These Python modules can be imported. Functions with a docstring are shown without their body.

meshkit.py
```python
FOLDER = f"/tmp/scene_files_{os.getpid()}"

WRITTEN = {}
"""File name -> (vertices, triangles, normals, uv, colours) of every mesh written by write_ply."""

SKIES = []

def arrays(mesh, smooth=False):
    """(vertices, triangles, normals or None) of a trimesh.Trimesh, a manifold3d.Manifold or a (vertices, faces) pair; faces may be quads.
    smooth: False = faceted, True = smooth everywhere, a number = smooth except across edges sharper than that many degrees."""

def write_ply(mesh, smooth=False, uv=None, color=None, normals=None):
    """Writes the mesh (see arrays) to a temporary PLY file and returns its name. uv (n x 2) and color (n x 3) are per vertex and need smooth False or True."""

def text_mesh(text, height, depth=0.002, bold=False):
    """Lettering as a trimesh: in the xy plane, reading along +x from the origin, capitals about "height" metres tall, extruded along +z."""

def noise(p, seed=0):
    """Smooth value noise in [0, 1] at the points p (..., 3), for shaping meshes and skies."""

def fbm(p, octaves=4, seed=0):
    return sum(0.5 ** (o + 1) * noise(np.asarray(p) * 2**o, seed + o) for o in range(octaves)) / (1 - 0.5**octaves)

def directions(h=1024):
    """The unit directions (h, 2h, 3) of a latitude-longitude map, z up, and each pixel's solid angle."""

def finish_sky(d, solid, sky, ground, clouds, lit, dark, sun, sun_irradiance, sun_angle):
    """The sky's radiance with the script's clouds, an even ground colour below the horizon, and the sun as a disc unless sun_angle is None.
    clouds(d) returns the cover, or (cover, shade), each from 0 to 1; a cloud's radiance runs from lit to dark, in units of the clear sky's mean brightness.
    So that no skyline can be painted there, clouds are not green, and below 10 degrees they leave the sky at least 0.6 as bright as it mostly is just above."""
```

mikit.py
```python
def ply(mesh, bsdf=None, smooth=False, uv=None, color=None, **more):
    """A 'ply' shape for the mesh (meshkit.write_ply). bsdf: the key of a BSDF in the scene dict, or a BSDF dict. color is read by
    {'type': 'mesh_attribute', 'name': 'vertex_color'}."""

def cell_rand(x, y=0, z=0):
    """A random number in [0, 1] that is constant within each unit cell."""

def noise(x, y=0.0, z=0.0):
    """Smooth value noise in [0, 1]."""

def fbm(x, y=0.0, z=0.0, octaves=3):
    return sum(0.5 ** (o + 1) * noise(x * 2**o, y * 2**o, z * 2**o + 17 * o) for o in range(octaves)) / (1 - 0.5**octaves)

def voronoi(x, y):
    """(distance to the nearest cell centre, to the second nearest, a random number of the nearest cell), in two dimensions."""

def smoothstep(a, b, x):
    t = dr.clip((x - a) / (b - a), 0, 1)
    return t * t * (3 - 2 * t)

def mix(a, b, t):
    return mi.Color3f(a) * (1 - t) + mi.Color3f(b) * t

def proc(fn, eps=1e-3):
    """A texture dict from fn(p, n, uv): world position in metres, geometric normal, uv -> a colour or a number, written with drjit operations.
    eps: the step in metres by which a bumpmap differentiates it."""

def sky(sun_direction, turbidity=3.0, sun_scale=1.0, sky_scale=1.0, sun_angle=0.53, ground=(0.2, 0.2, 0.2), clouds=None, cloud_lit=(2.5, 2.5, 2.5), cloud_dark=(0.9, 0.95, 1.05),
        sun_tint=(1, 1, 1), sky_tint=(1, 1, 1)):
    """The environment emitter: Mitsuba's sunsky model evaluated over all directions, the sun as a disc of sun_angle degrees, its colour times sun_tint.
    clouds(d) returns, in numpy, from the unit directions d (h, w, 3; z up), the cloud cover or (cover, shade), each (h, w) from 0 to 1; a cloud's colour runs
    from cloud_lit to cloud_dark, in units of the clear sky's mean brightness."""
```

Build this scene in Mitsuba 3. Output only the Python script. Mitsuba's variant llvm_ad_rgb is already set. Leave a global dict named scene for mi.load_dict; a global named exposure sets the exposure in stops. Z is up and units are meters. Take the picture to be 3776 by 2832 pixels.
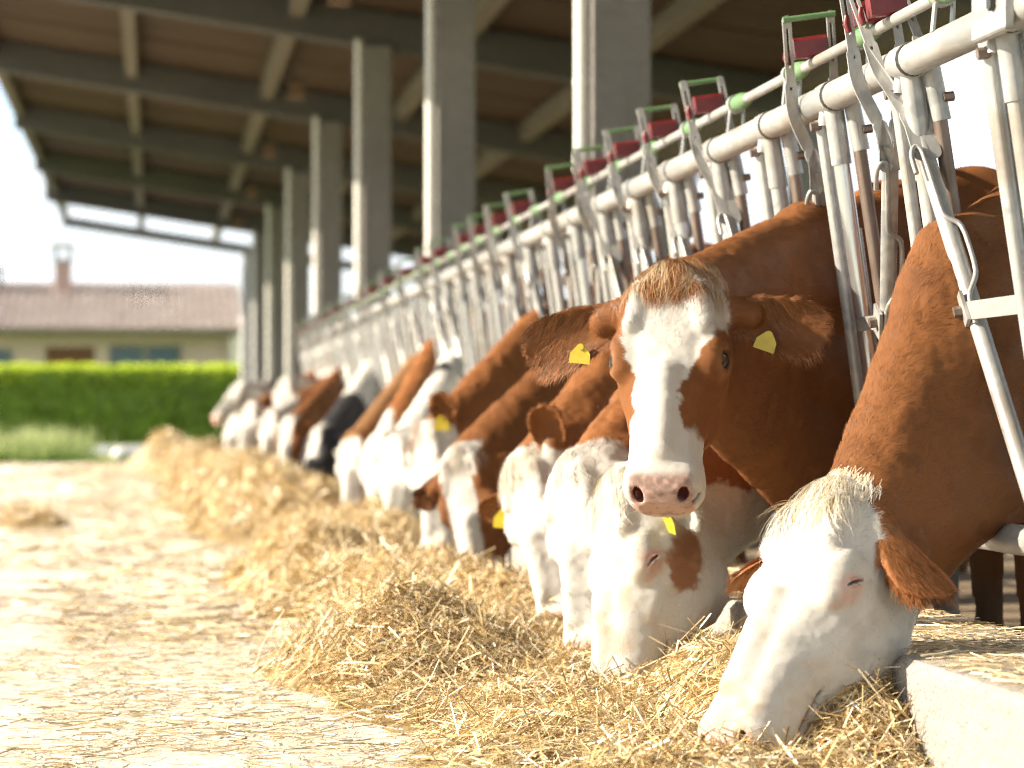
"""Cows feeding along a headlock fence beside an open barn: Mitsuba 3 scene."""
import math
import numpy as np
import scipy.sparse
import scipy.spatial
import trimesh
import drjit as dr
import mitsuba as mi
import mikit
import meshkit
from mikit import proc, noise, fbm, voronoi, cell_rand, smoothstep, mix

T = mi.ScalarTransform4f
scene, labels = {}, {}
f32 = np.float32

# ------------------------------------------------------------------ camera, light, exposure
EYE = 0.68
YAW, PITCH = math.radians(6.79), math.radians(0.57)
look = np.array([math.sin(YAW) * math.cos(PITCH), math.cos(YAW) * math.cos(PITCH), math.sin(PITCH)])
scene['camera'] = {
    'type': 'thinlens', 'fov': 19.31, 'fov_axis': 'x',
    'to_world': T().look_at(origin=[0, 0, EYE], target=[float(look[0]), float(look[1]), EYE + float(look[2])], up=[0, 0, 1]),
    'aperture_radius': 0.013, 'focus_distance': 6.2, 'near_clip': 0.05, 'far_clip': 3000.0,
}


def sky_clouds(d):
    p = d / np.maximum(d[..., 2:3] + 0.18, 0.05)
    n = meshkit.fbm(np.stack([p[..., 0] * 1.1 + 3, p[..., 1] * 2.2 + 7, p[..., 2] * 0], -1), 5, 3)
    cover = np.clip((n - 0.16) / 0.22, 0, 1) * 0.90
    return cover, np.clip((n - 0.62) * 1.5, 0, 0.5)


scene['sky'] = mikit.sky((-0.90, 0.03, 0.44), turbidity=3.0, sun_tint=(0.87, 0.97, 1.19), clouds=sky_clouds, cloud_lit=(1.62, 1.68, 1.73), cloud_dark=(1.2, 1.22, 1.26))
exposure = 3.42

# ------------------------------------------------------------------ helpers


def number(name):
    k, i = name, 0
    while k in used:
        i += 1
        k = f'{name}_{i:03d}'
    used.add(k)
    return k


used = set()


def put(name, mesh, bsdf, parent=None, smooth=50, color=None, uv=None):
    """one entry of the scene under its (numbered) key"""
    key = number((parent + '__' if parent else '') + name)
    scene[key] = mikit.ply(mesh, bsdf, smooth=True if color is not None else smooth, color=color, uv=uv)
    return key


def put_raw(name, v, f, n, c, bsdf, parent=None):
    key = number((parent + '__' if parent else '') + name)
    path = meshkit.write_ply((v, f), False, None, c, normals=n)
    scene[key] = {'type': 'ply', 'filename': path, 'face_normals': n is None, 'bsdf': {'type': 'ref', 'id': bsdf}}
    return key


def again(name, src, parent=None):
    key = number((parent + '__' if parent else '') + name)
    scene[key] = src
    return key


def tag(key, label=None, cat=None, group=None, kind=None):
    d = {}
    for a, b in (('label', label), ('category', cat), ('group', group), ('kind', kind)):
        if b:
            d[a] = b
    labels[key] = d
    used.add(key)
    return key


def cat_mesh(ms):
    return trimesh.util.concatenate(ms)


def boxm(lo, hi, bevel=0.0):
    lo, hi = np.asarray(lo, float), np.asarray(hi, float)
    if bevel <= 0:
        m = trimesh.creation.box(hi - lo)
        m.apply_translation((lo + hi) / 2)
        return m
    pts = []
    for sx in (0, 1):
        for sy in (0, 1):
            for sz in (0, 1):
                c = np.where([sx, sy, sz], hi, lo)
                d = np.where([sx, sy, sz], -1, 1)
                for ax in range(3):
                    q = c + d * bevel
                    q[ax] = c[ax]
                    pts.append(q)
    return trimesh.convex.convex_hull(np.array(pts))


def tubem(pts, r, sides=10, caps=True):
    """round bar along a polyline, radius a number or one per point"""
    p = np.asarray(pts, float)
    r = np.broadcast_to(np.asarray(r, float), (len(p),))
    t = np.gradient(p, axis=0)
    t /= np.linalg.norm(t, axis=1, keepdims=True) + 1e-12
    ref = np.array([0, 1.0, 0]) if abs(t[0, 1]) < 0.8 else np.array([1.0, 0, 0])
    a = np.cross(t[0], ref)
    a /= np.linalg.norm(a)
    A = [a]
    for i in range(1, len(p)):
        a = A[-1] - t[i] * np.dot(A[-1], t[i])
        A.append(a / np.linalg.norm(a))
    A = np.array(A)
    B = np.cross(t, A)
    ang = np.arange(sides) * 2 * np.pi / sides
    v = p[:, None] + r[:, None, None] * (np.cos(ang)[None, :, None] * A[:, None] + np.sin(ang)[None, :, None] * B[:, None])
    n = len(p)
    i, j = np.meshgrid(np.arange(n - 1), np.arange(sides), indexing='ij')
    q = np.stack([i * sides + j, i * sides + (j + 1) % sides, (i + 1) * sides + (j + 1) % sides, (i + 1) * sides + j], -1).reshape(-1, 4)
    f = [q[:, [0, 1, 2]], q[:, [0, 2, 3]]]
    v = v.reshape(-1, 3)
    if caps:
        v = np.vstack([v, p[:1], p[-1:]])
        jj = np.arange(sides)
        f.append(np.stack([(jj + 1) % sides, jj, np.full(sides, n * sides)], 1))
        f.append(np.stack([(n - 1) * sides + jj, (n - 1) * sides + (jj + 1) % sides, np.full(sides, n * sides + 1)], 1))
    m = trimesh.Trimesh(v, np.vstack(f), process=False)
    return m


def barm(p0, p1, w, d, side):
    """flat bar p0->p1, width w along 'side', thickness d"""
    p0, p1, side = (np.asarray(x, float) for x in (p0, p1, side))
    t = p1 - p0
    t /= np.linalg.norm(t)
    s = side - t * np.dot(side, t)
    s /= np.linalg.norm(s)
    n = np.cross(t, s)
    v = np.array([p + a * s * w / 2 + b * n * d / 2 for p in (p0, p1) for a in (-1, 1) for b in (-1, 1)])
    return trimesh.convex.convex_hull(v)


def rgb(*c):
    return {'type': 'rgb', 'value': list(map(float, c))}


def principled(name, color, rough=0.6, spec=0.5, two=True, **kw):
    b = {'type': 'principled', 'base_color': color if isinstance(color, dict) else rgb(*color), 'roughness': rough, 'specular': spec, **kw}
    scene[name] = {'type': 'twosided', 'bsdf': b} if two else b


# ------------------------------------------------------------------ materials
VC = {'type': 'mesh_attribute', 'name': 'vertex_color'}


def bumped(name, inner, tex, scale):
    scene[name] = {'type': 'twosided', 'bsdf': {'type': 'bumpmap', 'arbitrary': tex, 'scale': scale, 'bsdf': inner}}


def concrete_col(base, dark, s=1.0):
    def fn(p, n, uv):
        a = fbm(p.x * 1.3 * s, p.y * 1.3 * s, p.z * 1.3 * s, 3)
        b = fbm(p.x * 17 * s, p.y * 17 * s, p.z * 17 * s, 3)
        c = smoothstep(0.60, 0.72, noise(p.x * 190, p.y * 190, p.z * 190)) * 0.45
        t = dr.clip(0.25 + 0.7 * a + 0.5 * (b - 0.5), 0, 1)
        return mix(dark, base, t) * (1 - c)
    return proc(fn)


principled('concrete', concrete_col((0.285, 0.275, 0.265), (0.165, 0.16, 0.15)), 0.85, 0.3)
principled('kerb_concrete', concrete_col((0.37, 0.34, 0.305), (0.23, 0.208, 0.18)), 0.9, 0.3)


def ground_col(p, n, uv):
    a = fbm(p.x * 0.7, p.y * 0.35, 0.0, 4)
    b = fbm(p.x * 9, p.y * 5, 1.0, 3)
    fib = noise(p.x * 160, p.y * 45, 0.0) * noise(p.x * 40 + 9, p.y * 170, 3.0)
    straw = smoothstep(0.35, 0.75, a * 0.7 + b * 0.5) * 0.75
    col = mix((0.53, 0.505, 0.455), (0.41, 0.385, 0.345), b)
    col = mix(col, (0.58, 0.50, 0.38), straw * (0.10 + 0.35 * fib))
    return col * (0.93 + 0.14 * noise(p.x * 300, p.y * 120, 0))


principled('alley_concrete', proc(ground_col), 0.9, 0.25)


def earth_col(p, n, uv):
    a = fbm(p.x * 0.25, p.y * 0.25, 0, 4)
    b = fbm(p.x * 3, p.y * 3, 5, 3)
    return mix((0.10, 0.16, 0.035), (0.22, 0.24, 0.08), dr.clip(a * 0.6 + b * 0.5, 0, 1))


principled('meadow', proc(earth_col), 0.95, 0.2)
principled('asphalt', proc(lambda p, n, uv: mix((0.17, 0.18, 0.20), (0.23, 0.24, 0.26), fbm(p.x * 2, p.y * 2, 0, 3))), 0.9, 0.3)


def barn_floor_col(p, n, uv):
    return mix((0.10, 0.075, 0.05), (0.24, 0.19, 0.13), fbm(p.x * 4, p.y * 4, 0, 4))


principled('barn_floor_dirt', proc(barn_floor_col), 0.8, 0.3)


def galv_col(p, n, uv):
    a = fbm(p.x * 60, p.y * 14, p.z * 42, 3)
    b = fbm(p.x * 6, p.y * 3, p.z * 6, 3)
    v = noise(p.x * 150, p.y * 30, p.z * 60)
    st = smoothstep(0.58, 0.72, fbm(p.x * 24 + 5, p.y * 2.2, p.z * 20, 3))
    c = mix((0.27, 0.275, 0.275), (0.45, 0.45, 0.435), dr.clip(0.2 + 0.6 * a + 0.4 * (v - 0.5), 0, 1))
    c = mix(c, (0.21, 0.225, 0.235), st * 0.6)
    return mix(c, (0.22, 0.175, 0.12), smoothstep(0.55, 0.75, b) * 0.5)


principled('galvanised', proc(galv_col), 0.42, 0.6, metallic=0.35)
principled('worn_steel', proc(lambda p, n, uv: mix((0.52, 0.53, 0.54), (0.72, 0.72, 0.71), fbm(p.x * 60, p.y * 60, p.z * 9, 3))), 0.26, 0.6, metallic=0.85)
principled('dark_steel', proc(lambda p, n, uv: mix((0.10, 0.065, 0.05), (0.25, 0.20, 0.17), fbm(p.x * 40, p.y * 40, p.z * 12, 3))), 0.4, 0.5, metallic=0.4)
principled('rubber', (0.025, 0.028, 0.027), 0.5, 0.5)
principled('green_plastic', proc(lambda p, n, uv: mix((0.085, 0.18, 0.075), (0.15, 0.26, 0.125), fbm(p.x * 30, p.y * 30, p.z * 30, 3))), 0.4, 0.5)
principled('red_plastic', proc(lambda p, n, uv: mix((0.10, 0.008, 0.011), (0.17, 0.020, 0.022), fbm(p.x * 45, p.y * 45, p.z * 45, 3))), 0.38, 0.5)
principled('yellow_plastic', proc(lambda p, n, uv: mix((0.40, 0.31, 0.015), (0.50, 0.41, 0.04), fbm(p.x * 60, p.y * 60, p.z * 60, 3))), 0.35, 0.5)
principled('pipe_paint', proc(lambda p, n, uv: mix((0.74, 0.73, 0.70), (0.82, 0.81, 0.78), fbm(p.x * 8, p.y * 8, p.z * 1.5, 3))), 0.4, 0.5)


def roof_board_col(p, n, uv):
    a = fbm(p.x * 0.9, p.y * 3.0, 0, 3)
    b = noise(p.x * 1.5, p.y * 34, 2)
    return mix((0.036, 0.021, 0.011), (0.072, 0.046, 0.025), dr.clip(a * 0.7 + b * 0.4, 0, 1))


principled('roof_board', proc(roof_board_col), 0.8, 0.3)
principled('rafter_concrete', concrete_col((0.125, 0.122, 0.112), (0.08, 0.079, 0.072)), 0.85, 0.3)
principled('purlin_wood', proc(lambda p, n, uv: mix((0.10, 0.086, 0.062), (0.16, 0.14, 0.105), fbm(p.x * 9, p.y * 0.8, p.z * 9, 3))), 0.75, 0.3)
principled('lamp_housing', (0.20, 0.12, 0.07), 0.5, 0.4)
principled('black_metal', (0.03, 0.03, 0.03), 0.5, 0.4)
principled('roof_tile', proc(lambda p, n, uv: mix((0.25, 0.21, 0.19), (0.41, 0.36, 0.33), dr.clip(fbm(p.x * 2.1, p.y * 1.7, p.z * 2, 3) + 0.25 * (cell_rand(dr.floor(p.x * 4.2), dr.floor(p.z * 6.0)) - 0.5), 0, 1))), 0.85, 0.3)
principled('plaster', proc(lambda p, n, uv: mix((0.46, 0.37, 0.31), (0.58, 0.48, 0.40), fbm(p.x * 1.2, p.z * 1.2, 0, 3))), 0.9, 0.2)
principled('white_plaster', (0.66, 0.62, 0.54), 0.9, 0.2)
principled('soffit', (0.22, 0.23, 0.21), 0.8, 0.2)
principled('brown_wood', (0.16, 0.075, 0.035), 0.6, 0.3)
principled('window_glass', (0.05, 0.10, 0.12), 0.08, 0.6)
principled('brick', (0.40, 0.28, 0.24), 0.9, 0.2)
principled('leaf', VC, 0.5, 0.4)
scene['young_leaf'] = {'type': 'principledthin', 'base_color': VC, 'roughness': 0.5, 'diff_trans': 1.0}
principled('coat', VC, 0.75, 0.08, sheen=0.35, sheen_tint=0.6)
principled('fur', VC, 0.45, 0.24, sheen=0.3, sheen_tint=0.6)
principled('straw_stem', VC, 0.36, 0.6)
principled('eye_ball', (0.012, 0.007, 0.005), 0.06, 0.7, clearcoat=1.0, clearcoat_gloss=0.97)
principled('eyelid', (0.42, 0.22, 0.18), 0.4, 0.4)
principled('white_stone', (0.75, 0.74, 0.72), 0.8, 0.2)
# ------------------------------------------------------------------ ground sheets
def sheet(x0, y0, x1, y1, z, nx=1, ny=1):
    xs, ys = np.linspace(x0, x1, nx + 1), np.linspace(y0, y1, ny + 1)
    X, Y = np.meshgrid(xs, ys, indexing='ij')
    v = np.stack([X.ravel(), Y.ravel(), np.full(X.size, z)], 1)
    i, j = np.meshgrid(np.arange(nx), np.arange(ny), indexing='ij')
    a = i * (ny + 1) + j
    q = np.stack([a, a + ny + 1, a + ny + 2, a + 1], -1).reshape(-1, 4)
    return trimesh.Trimesh(v, np.vstack([q[:, :3], q[:, [0, 2, 3]]]), process=False)


tag(put('ground', sheet(-1500, -1500, 1500, 2500, -0.012, 2, 2), 'meadow', smooth=False), kind='structure')
tag(put('feed_alley', sheet(-9, -12, 1.36, 42, 0.0, 2, 8), 'alley_concrete', smooth=False), kind='structure')
tag(put('barn_floor', sheet(1.79, -12, 7.2, 68, -0.004, 2, 8), 'barn_floor_dirt', smooth=False), kind='structure')
tag(put('road', sheet(-60, 51, 1.6, 66, -0.004, 2, 2), 'asphalt', smooth=False), kind='structure')

# ------------------------------------------------------------------ concrete kerb under the fence
KX0, KX1, KZ = 1.38, 1.78, 0.228
tag('feed_kerb', 'long low pale concrete kerb under the cattle fence with straw lying on it', 'kerb')
for i in range(15):
    y0 = 2.15 + 2.03 * i
    m = boxm([KX0, y0 + 0.004, -0.05], [KX1, y0 + 2.022, KZ - 0.003 * (i % 2)], 0.016)
    put('block', m, 'kerb_concrete', 'feed_kerb', smooth=20)

# ------------------------------------------------------------------ barn: columns, rafters, purlins, boards
SL = -0.15


def zroof(x):
    return 4.25 + SL * (x - 2.0)


tag('barn', 'long open cattle barn with grey concrete columns and brown sloping roof', 'barn')
COLY = [13.71 + 7.65 * n for n in range(-1, 8)]
for n, y in enumerate(COLY):
    for x, w in ((2.0, 0.28), (6.25, 0.28)):
        m = boxm([x, y, -0.05], [x + w, y + 0.40, zroof(x + w / 2) + 0.02], 0.012)
        put('column', m, 'concrete', 'barn', smooth=20)
    low = 1.8 if n in (1, 2) else 0.28
    pts = [[1.962, y + 0.05, 4.3], [1.962, y + 0.05, low + 0.02], [1.962, y + 0.05, low]]
    pm = [tubem(pts, [0.035, 0.035, 0.039], 12)]
    pm.append(tubem([[1.962, y + 0.05, low], [1.962, y + 0.05, low + 0.09]], 0.0395, 12))
    for zz in (2.2, 3.4):
        pm.append(tubem([[1.962, y + 0.05, zz], [1.962, y + 0.05, zz + 0.03]], 0.038, 12))
        pm.append(boxm([1.97, y + 0.035, zz], [2.001, y + 0.065, zz + 0.03]))
    k = put('downpipe', cat_mesh(pm), 'pipe_paint', 'barn')
    labels[k] = {'label': 'pale slim downpipe beside a grey column'}


def slab(x0, x1, y0, y1, dz0, dz1):
    """piece following the roof slope"""
    v = []
    for x in (x0, x1):
        for y in (y0, y1):
            for d in (dz0, dz1):
                v.append([x, y, zroof(x) + d])
    return trimesh.convex.convex_hull(np.array(v))


RX0, RX1 = -2.08, 6.75
for y in COLY:
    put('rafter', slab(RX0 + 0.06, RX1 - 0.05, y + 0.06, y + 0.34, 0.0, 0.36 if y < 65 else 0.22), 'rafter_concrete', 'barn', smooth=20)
PURX = [-1.95, -0.27, 1.36, 2.98, 4.52, 6.2]
BAYS = [(COLY[0] - 7.3, COLY[0] + 0.06)] + [(COLY[i] + 0.34, COLY[i + 1] + 0.06) for i in range(len(COLY) - 1)]
for i, (y0, y1) in enumerate(BAYS):
    for x in PURX:
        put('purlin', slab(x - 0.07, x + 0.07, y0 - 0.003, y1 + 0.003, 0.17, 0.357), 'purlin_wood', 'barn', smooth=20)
    edges = [RX0] + PURX[1:-1] + [RX1]
    n = 6
    for a, b in zip(edges[:-1], edges[1:]):
        for j in range(n):
            ya, yb = y0 + (y1 - y0) * j / n, y0 + (y1 - y0) * (j + 1) / n
            off = 0.012 * (j % 2)
            if i in (0, len(BAYS) - 1):
                continue
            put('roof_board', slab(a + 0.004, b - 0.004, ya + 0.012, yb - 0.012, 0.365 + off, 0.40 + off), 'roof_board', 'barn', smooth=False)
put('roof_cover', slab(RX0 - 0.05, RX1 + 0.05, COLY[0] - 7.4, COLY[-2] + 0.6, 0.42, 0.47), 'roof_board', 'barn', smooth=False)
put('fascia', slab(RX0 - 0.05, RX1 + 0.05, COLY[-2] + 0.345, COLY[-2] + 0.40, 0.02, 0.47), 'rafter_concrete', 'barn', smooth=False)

# lamps hung under the second purlin, one in every bay
for i, (y0, y1) in enumerate(BAYS[2:8]):
    k = number('barn_lamp')
    yy = (y0 + y1) / 2
    z = zroof(1.5)
    put('bracket', cat_mesh([boxm([1.47, yy - 0.02, z + 0.02], [1.50, yy + 0.02, z + 0.20]), boxm([1.44, yy - 0.09, z + 0.0], [1.66, yy + 0.09, z + 0.022])]), 'black_metal', k)
    put('housing', trimesh.convex.convex_hull(np.array([[1.49, yy - 0.07, z], [1.61, yy - 0.07, z], [1.49, yy + 0.07, z], [1.61, yy + 0.07, z],
                                                        [1.46, yy - 0.10, z - 0.18], [1.64, yy - 0.10, z - 0.18], [1.46, yy + 0.10, z - 0.18], [1.64, yy + 0.10, z - 0.18]])), 'lamp_housing', k, smooth=20)
    tag(k, ['small brown lamp under the barn roof nearest the camera', 'small brown lamp second nearest under the barn roof', 'small brown lamp third along under the barn roof', 'small brown lamp fourth along under the barn roof', 'small brown lamp fifth along under the barn roof', 'small brown lamp farthest along under the barn roof'][i], 'lamp', 'lamps hanging under the barn roof')

# ------------------------------------------------------------------ farmhouse
HY = 85.0
tag('farmhouse', 'low farmhouse with pale tiled roof and chimneys behind the green hedge', 'house')
WX0, WX1 = -9.0, 2.35
wall = []
ops = [(-3.0, -1.65, 0.6, 2.55), (-1.25, 0.78, 0.9, 2.62), (-5.2, -3.9, 0.9, 2.5)]
xs = sorted([WX0, WX1] + [o[0] for o in ops] + [o[1] for o in ops])
for a, b in zip(xs[:-1], xs[1:]):
    op = [o for o in ops if abs(o[0] - a) < 1e-6]
    if op:
        wall.append(boxm([a, HY, 0], [b, HY + 0.3, op[0][2]]))
        wall.append(boxm([a, HY, op[0][3]], [b, HY + 0.3, 2.98]))
    else:
        wall.append(boxm([a, HY, 0], [b, HY + 0.3, 2.98]))
wall.append(boxm([WX0, HY + 0.3, 0], [WX0 + 0.3, HY + 8, 2.98]))
wall.append(boxm([WX1 - 0.3, HY + 0.3, 0], [WX1, HY + 8, 2.98]))
wall.append(boxm([WX0, HY + 8, 0], [WX1, HY + 8.3, 2.98]))
put('wall', cat_mesh(wall), 'plaster', 'farmhouse', smooth=False)
put('pillar', boxm([2.12, HY - 0.62, 0], [2.44, HY - 0.3, 2.86], 0.01), 'white_plaster', 'farmhouse', smooth=20)
d = put('door', boxm([-3.0, HY + 0.14, 0.6], [-1.65, HY + 0.2, 2.55]), 'brown_wood', 'farmhouse', smooth=False)
for j in range(4):
    put('plank', boxm([-2.97 + 0.33 * j, HY + 0.11, 0.62], [-2.66 + 0.33 * j, HY + 0.138, 2.5], 0.008), 'brown_wood', d, smooth=False)
for (a, b, z0, z1) in ops[1:]:
    w = put('window', cat_mesh([boxm([a, HY + 0.1, z0], [a + 0.08, HY + 0.2, z1]), boxm([b - 0.08, HY + 0.1, z0], [b, HY + 0.2, z1]), boxm([a + 0.08, HY + 0.1, z1 - 0.08], [b - 0.08, HY + 0.2, z1]),
                                boxm([a + 0.08, HY + 0.1, z0], [b - 0.08, HY + 0.2, z0 + 0.08]), boxm([(a + b) / 2 - 0.1, HY + 0.1, z0 + 0.08], [(a + b) / 2 + 0.1, HY + 0.2, z1 - 0.08])]), 'soffit', 'farmhouse', smooth=False)
    put('pane', boxm([a + 0.08, HY + 0.15, z0 + 0.08], [(a + b) / 2 - 0.1, HY + 0.165, z1 - 0.08]), 'window_glass', w, smooth=False)
    put('pane', boxm([(a + b) / 2 + 0.1, HY + 0.15, z0 + 0.08], [b - 0.08, HY + 0.165, z1 - 0.08]), 'window_glass', w, smooth=False)
put('soffit', boxm([WX0 - 0.5, HY - 0.7, 2.90], [WX1 + 0.05, HY - 0.05, 2.985]), 'soffit', 'farmhouse', smooth=False)
# roof: a row of barrel tiles per column of the slope
rz0, rz1, ry0, ry1 = 3.0, 4.42, HY - 0.85, HY + 4.2
hr = np.array([[WX0 - 0.5, ry0, rz0], [WX1 + 0.12, ry0, rz0], [WX0 - 0.5, ry1, rz1], [WX1 + 0.12, ry1, rz1], [WX0 - 0.5, ry1 + 4.4, rz0], [WX1 + 0.12, ry1 + 4.4, rz0]])
rf = put('roof', trimesh.convex.convex_hull(hr), 'brown_wood', 'farmhouse', smooth=False)
x = WX0 - 0.42
while x < WX1 + 0.1:
    rows = []
    L = 9
    for j in range(L):
        t0, t1 = j / L, (j + 1) / L + 0.02
        p0 = [x + 0.004 * (j % 2), ry0 - 0.06 + (ry1 - ry0) * t0, rz0 + 0.012 + (rz1 - rz0) * t0 + 0.02]
        p1 = [x, ry0 - 0.06 + (ry1 - ry0) * min(t1, 1), rz0 + (rz1 - rz0) * min(t1, 1)]
        rows.append(tubem([p0, p1], [0.088, 0.074], 8))
    put('tile_row', cat_mesh(rows), 'roof_tile', rf, smooth=40)
    x += 0.252
put('ridge_tile', tubem([[WX0 - 0.5, ry1, rz1], [WX1 + 0.12, ry1, rz1]], 0.13, 8), 'roof_tile', rf)
for cx in (-2.62, -4.62):
    c = put('chimney', boxm([cx - 0.24, HY + 3.1, 3.9], [cx + 0.24, HY + 3.6, 5.1 if cx > -3 else 4.42], 0.01), 'brick', 'farmhouse', smooth=False)
    zt = 5.1 if cx > -3 else 4.42
    put('chimney_cap', cat_mesh([boxm([cx - 0.28, HY + 3.06, zt + 0.001], [cx + 0.28, HY + 3.64, zt + 0.07])]
                                + [boxm([cx + sx * 0.2 - 0.05, HY + 3.15 + sy * 0.3, zt + 0.071], [cx + sx * 0.2 + 0.05, HY + 3.25 + sy * 0.3, zt + 0.4]) for sx in (-1, 1) for sy in (0, 1)]
                                + [trimesh.convex.convex_hull(np.array([[cx - 0.42, HY + 2.95, zt + 0.401], [cx + 0.42, HY + 2.95, zt + 0.401], [cx - 0.42, HY + 3.75, zt + 0.401], [cx + 0.42, HY + 3.75, zt + 0.401],
                                                                       [cx - 0.2, HY + 3.2, zt + 0.56], [cx + 0.2, HY + 3.2, zt + 0.56], [cx - 0.2, HY + 3.5, zt + 0.56], [cx + 0.2, HY + 3.5, zt + 0.56]]))]), 'soffit', c, smooth=False)

# ------------------------------------------------------------------ hedge
rng = np.random.default_rng(11)


def leaf_cards(P, N, size, col, rng, quad=True):
    """small leaves at P, roughly facing N"""
    n = len(P)
    N = N + rng.normal(0, 0.6, (n, 3))
    N /= np.linalg.norm(N, axis=1, keepdims=True)
    a = np.cross(N, rng.normal(0, 1, (n, 3)))
    a /= np.linalg.norm(a, axis=1, keepdims=True)
    b = np.cross(N, a)
    s = size * rng.uniform(0.7, 1.3, (n, 1))
    v = np.stack([P - a * s, P + b * s * 0.5, P + a * s, P - b * s * 0.5], 1).reshape(-1, 3)
    i = np.arange(n)[:, None] * 4
    f = np.vstack([i + [0, 1, 2], i + [0, 2, 3]])
    return v, f, np.repeat(col, 4, axis=0)


HX0, HX1, HD0, HD1, HZ = -9.5, 3.2, 69.5, 71.2, 1.70
tag('hedge', 'long clipped bright green hedge in front of the farmhouse', 'hedge')
core = boxm([HX0 + 0.1, HD0 + 0.12, 0], [HX1 - 0.1, HD1 - 0.1, HZ - 0.34])
put('branches', core, 'brown_wood', 'hedge', smooth=False)
nf, nt = 26000, 6000
Pf = np.stack([rng.uniform(HX0, HX1, nf), rng.uniform(HD0, HD0 + 0.16, nf), rng.uniform(0.02, HZ - 0.12, nf)], 1)
Pf[:, 1] += 0.16 * (meshkit.fbm(Pf * [1.2, 0, 1.6], 3, 5) - 0.5)
Pt = np.stack([rng.uniform(HX0, HX1, nt), rng.uniform(HD0, HD1, nt), HZ - rng.uniform(0, 0.12, nt)], 1)
Pt[:, 2] += 0.16 * (meshkit.fbm(Pt * [1.5, 1.5, 0], 3, 8) - 0.35)
ns = 15000
Ps = np.stack([rng.uniform(HX0, HX1, ns), rng.uniform(HD0 - .04, HD1, ns), HZ - 0.30 + rng.uniform(0, 1, ns) ** 1.3 * 0.42], 1)
Ps[:, 2] += 0.10 * (meshkit.fbm(Ps * [2.0, 2.0, 0], 3, 18) - 0.5)
P = np.vstack([Pf, Pt])
N = np.vstack([np.tile([0, -1, 0.25], (nf, 1)), np.tile([0, -0.1, 1.0], (nt, 1))])
base = np.array([0.135, 0.225, 0.016])
cl = base * rng.uniform(0.6, 1.35, (len(P), 1)) * (0.7 + 0.6 * meshkit.fbm(P * 1.3, 3, 2)[:, None])
young = np.clip((P[:, 2] - HZ + 0.12) / 0.1, 0, 1)[:, None]
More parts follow.
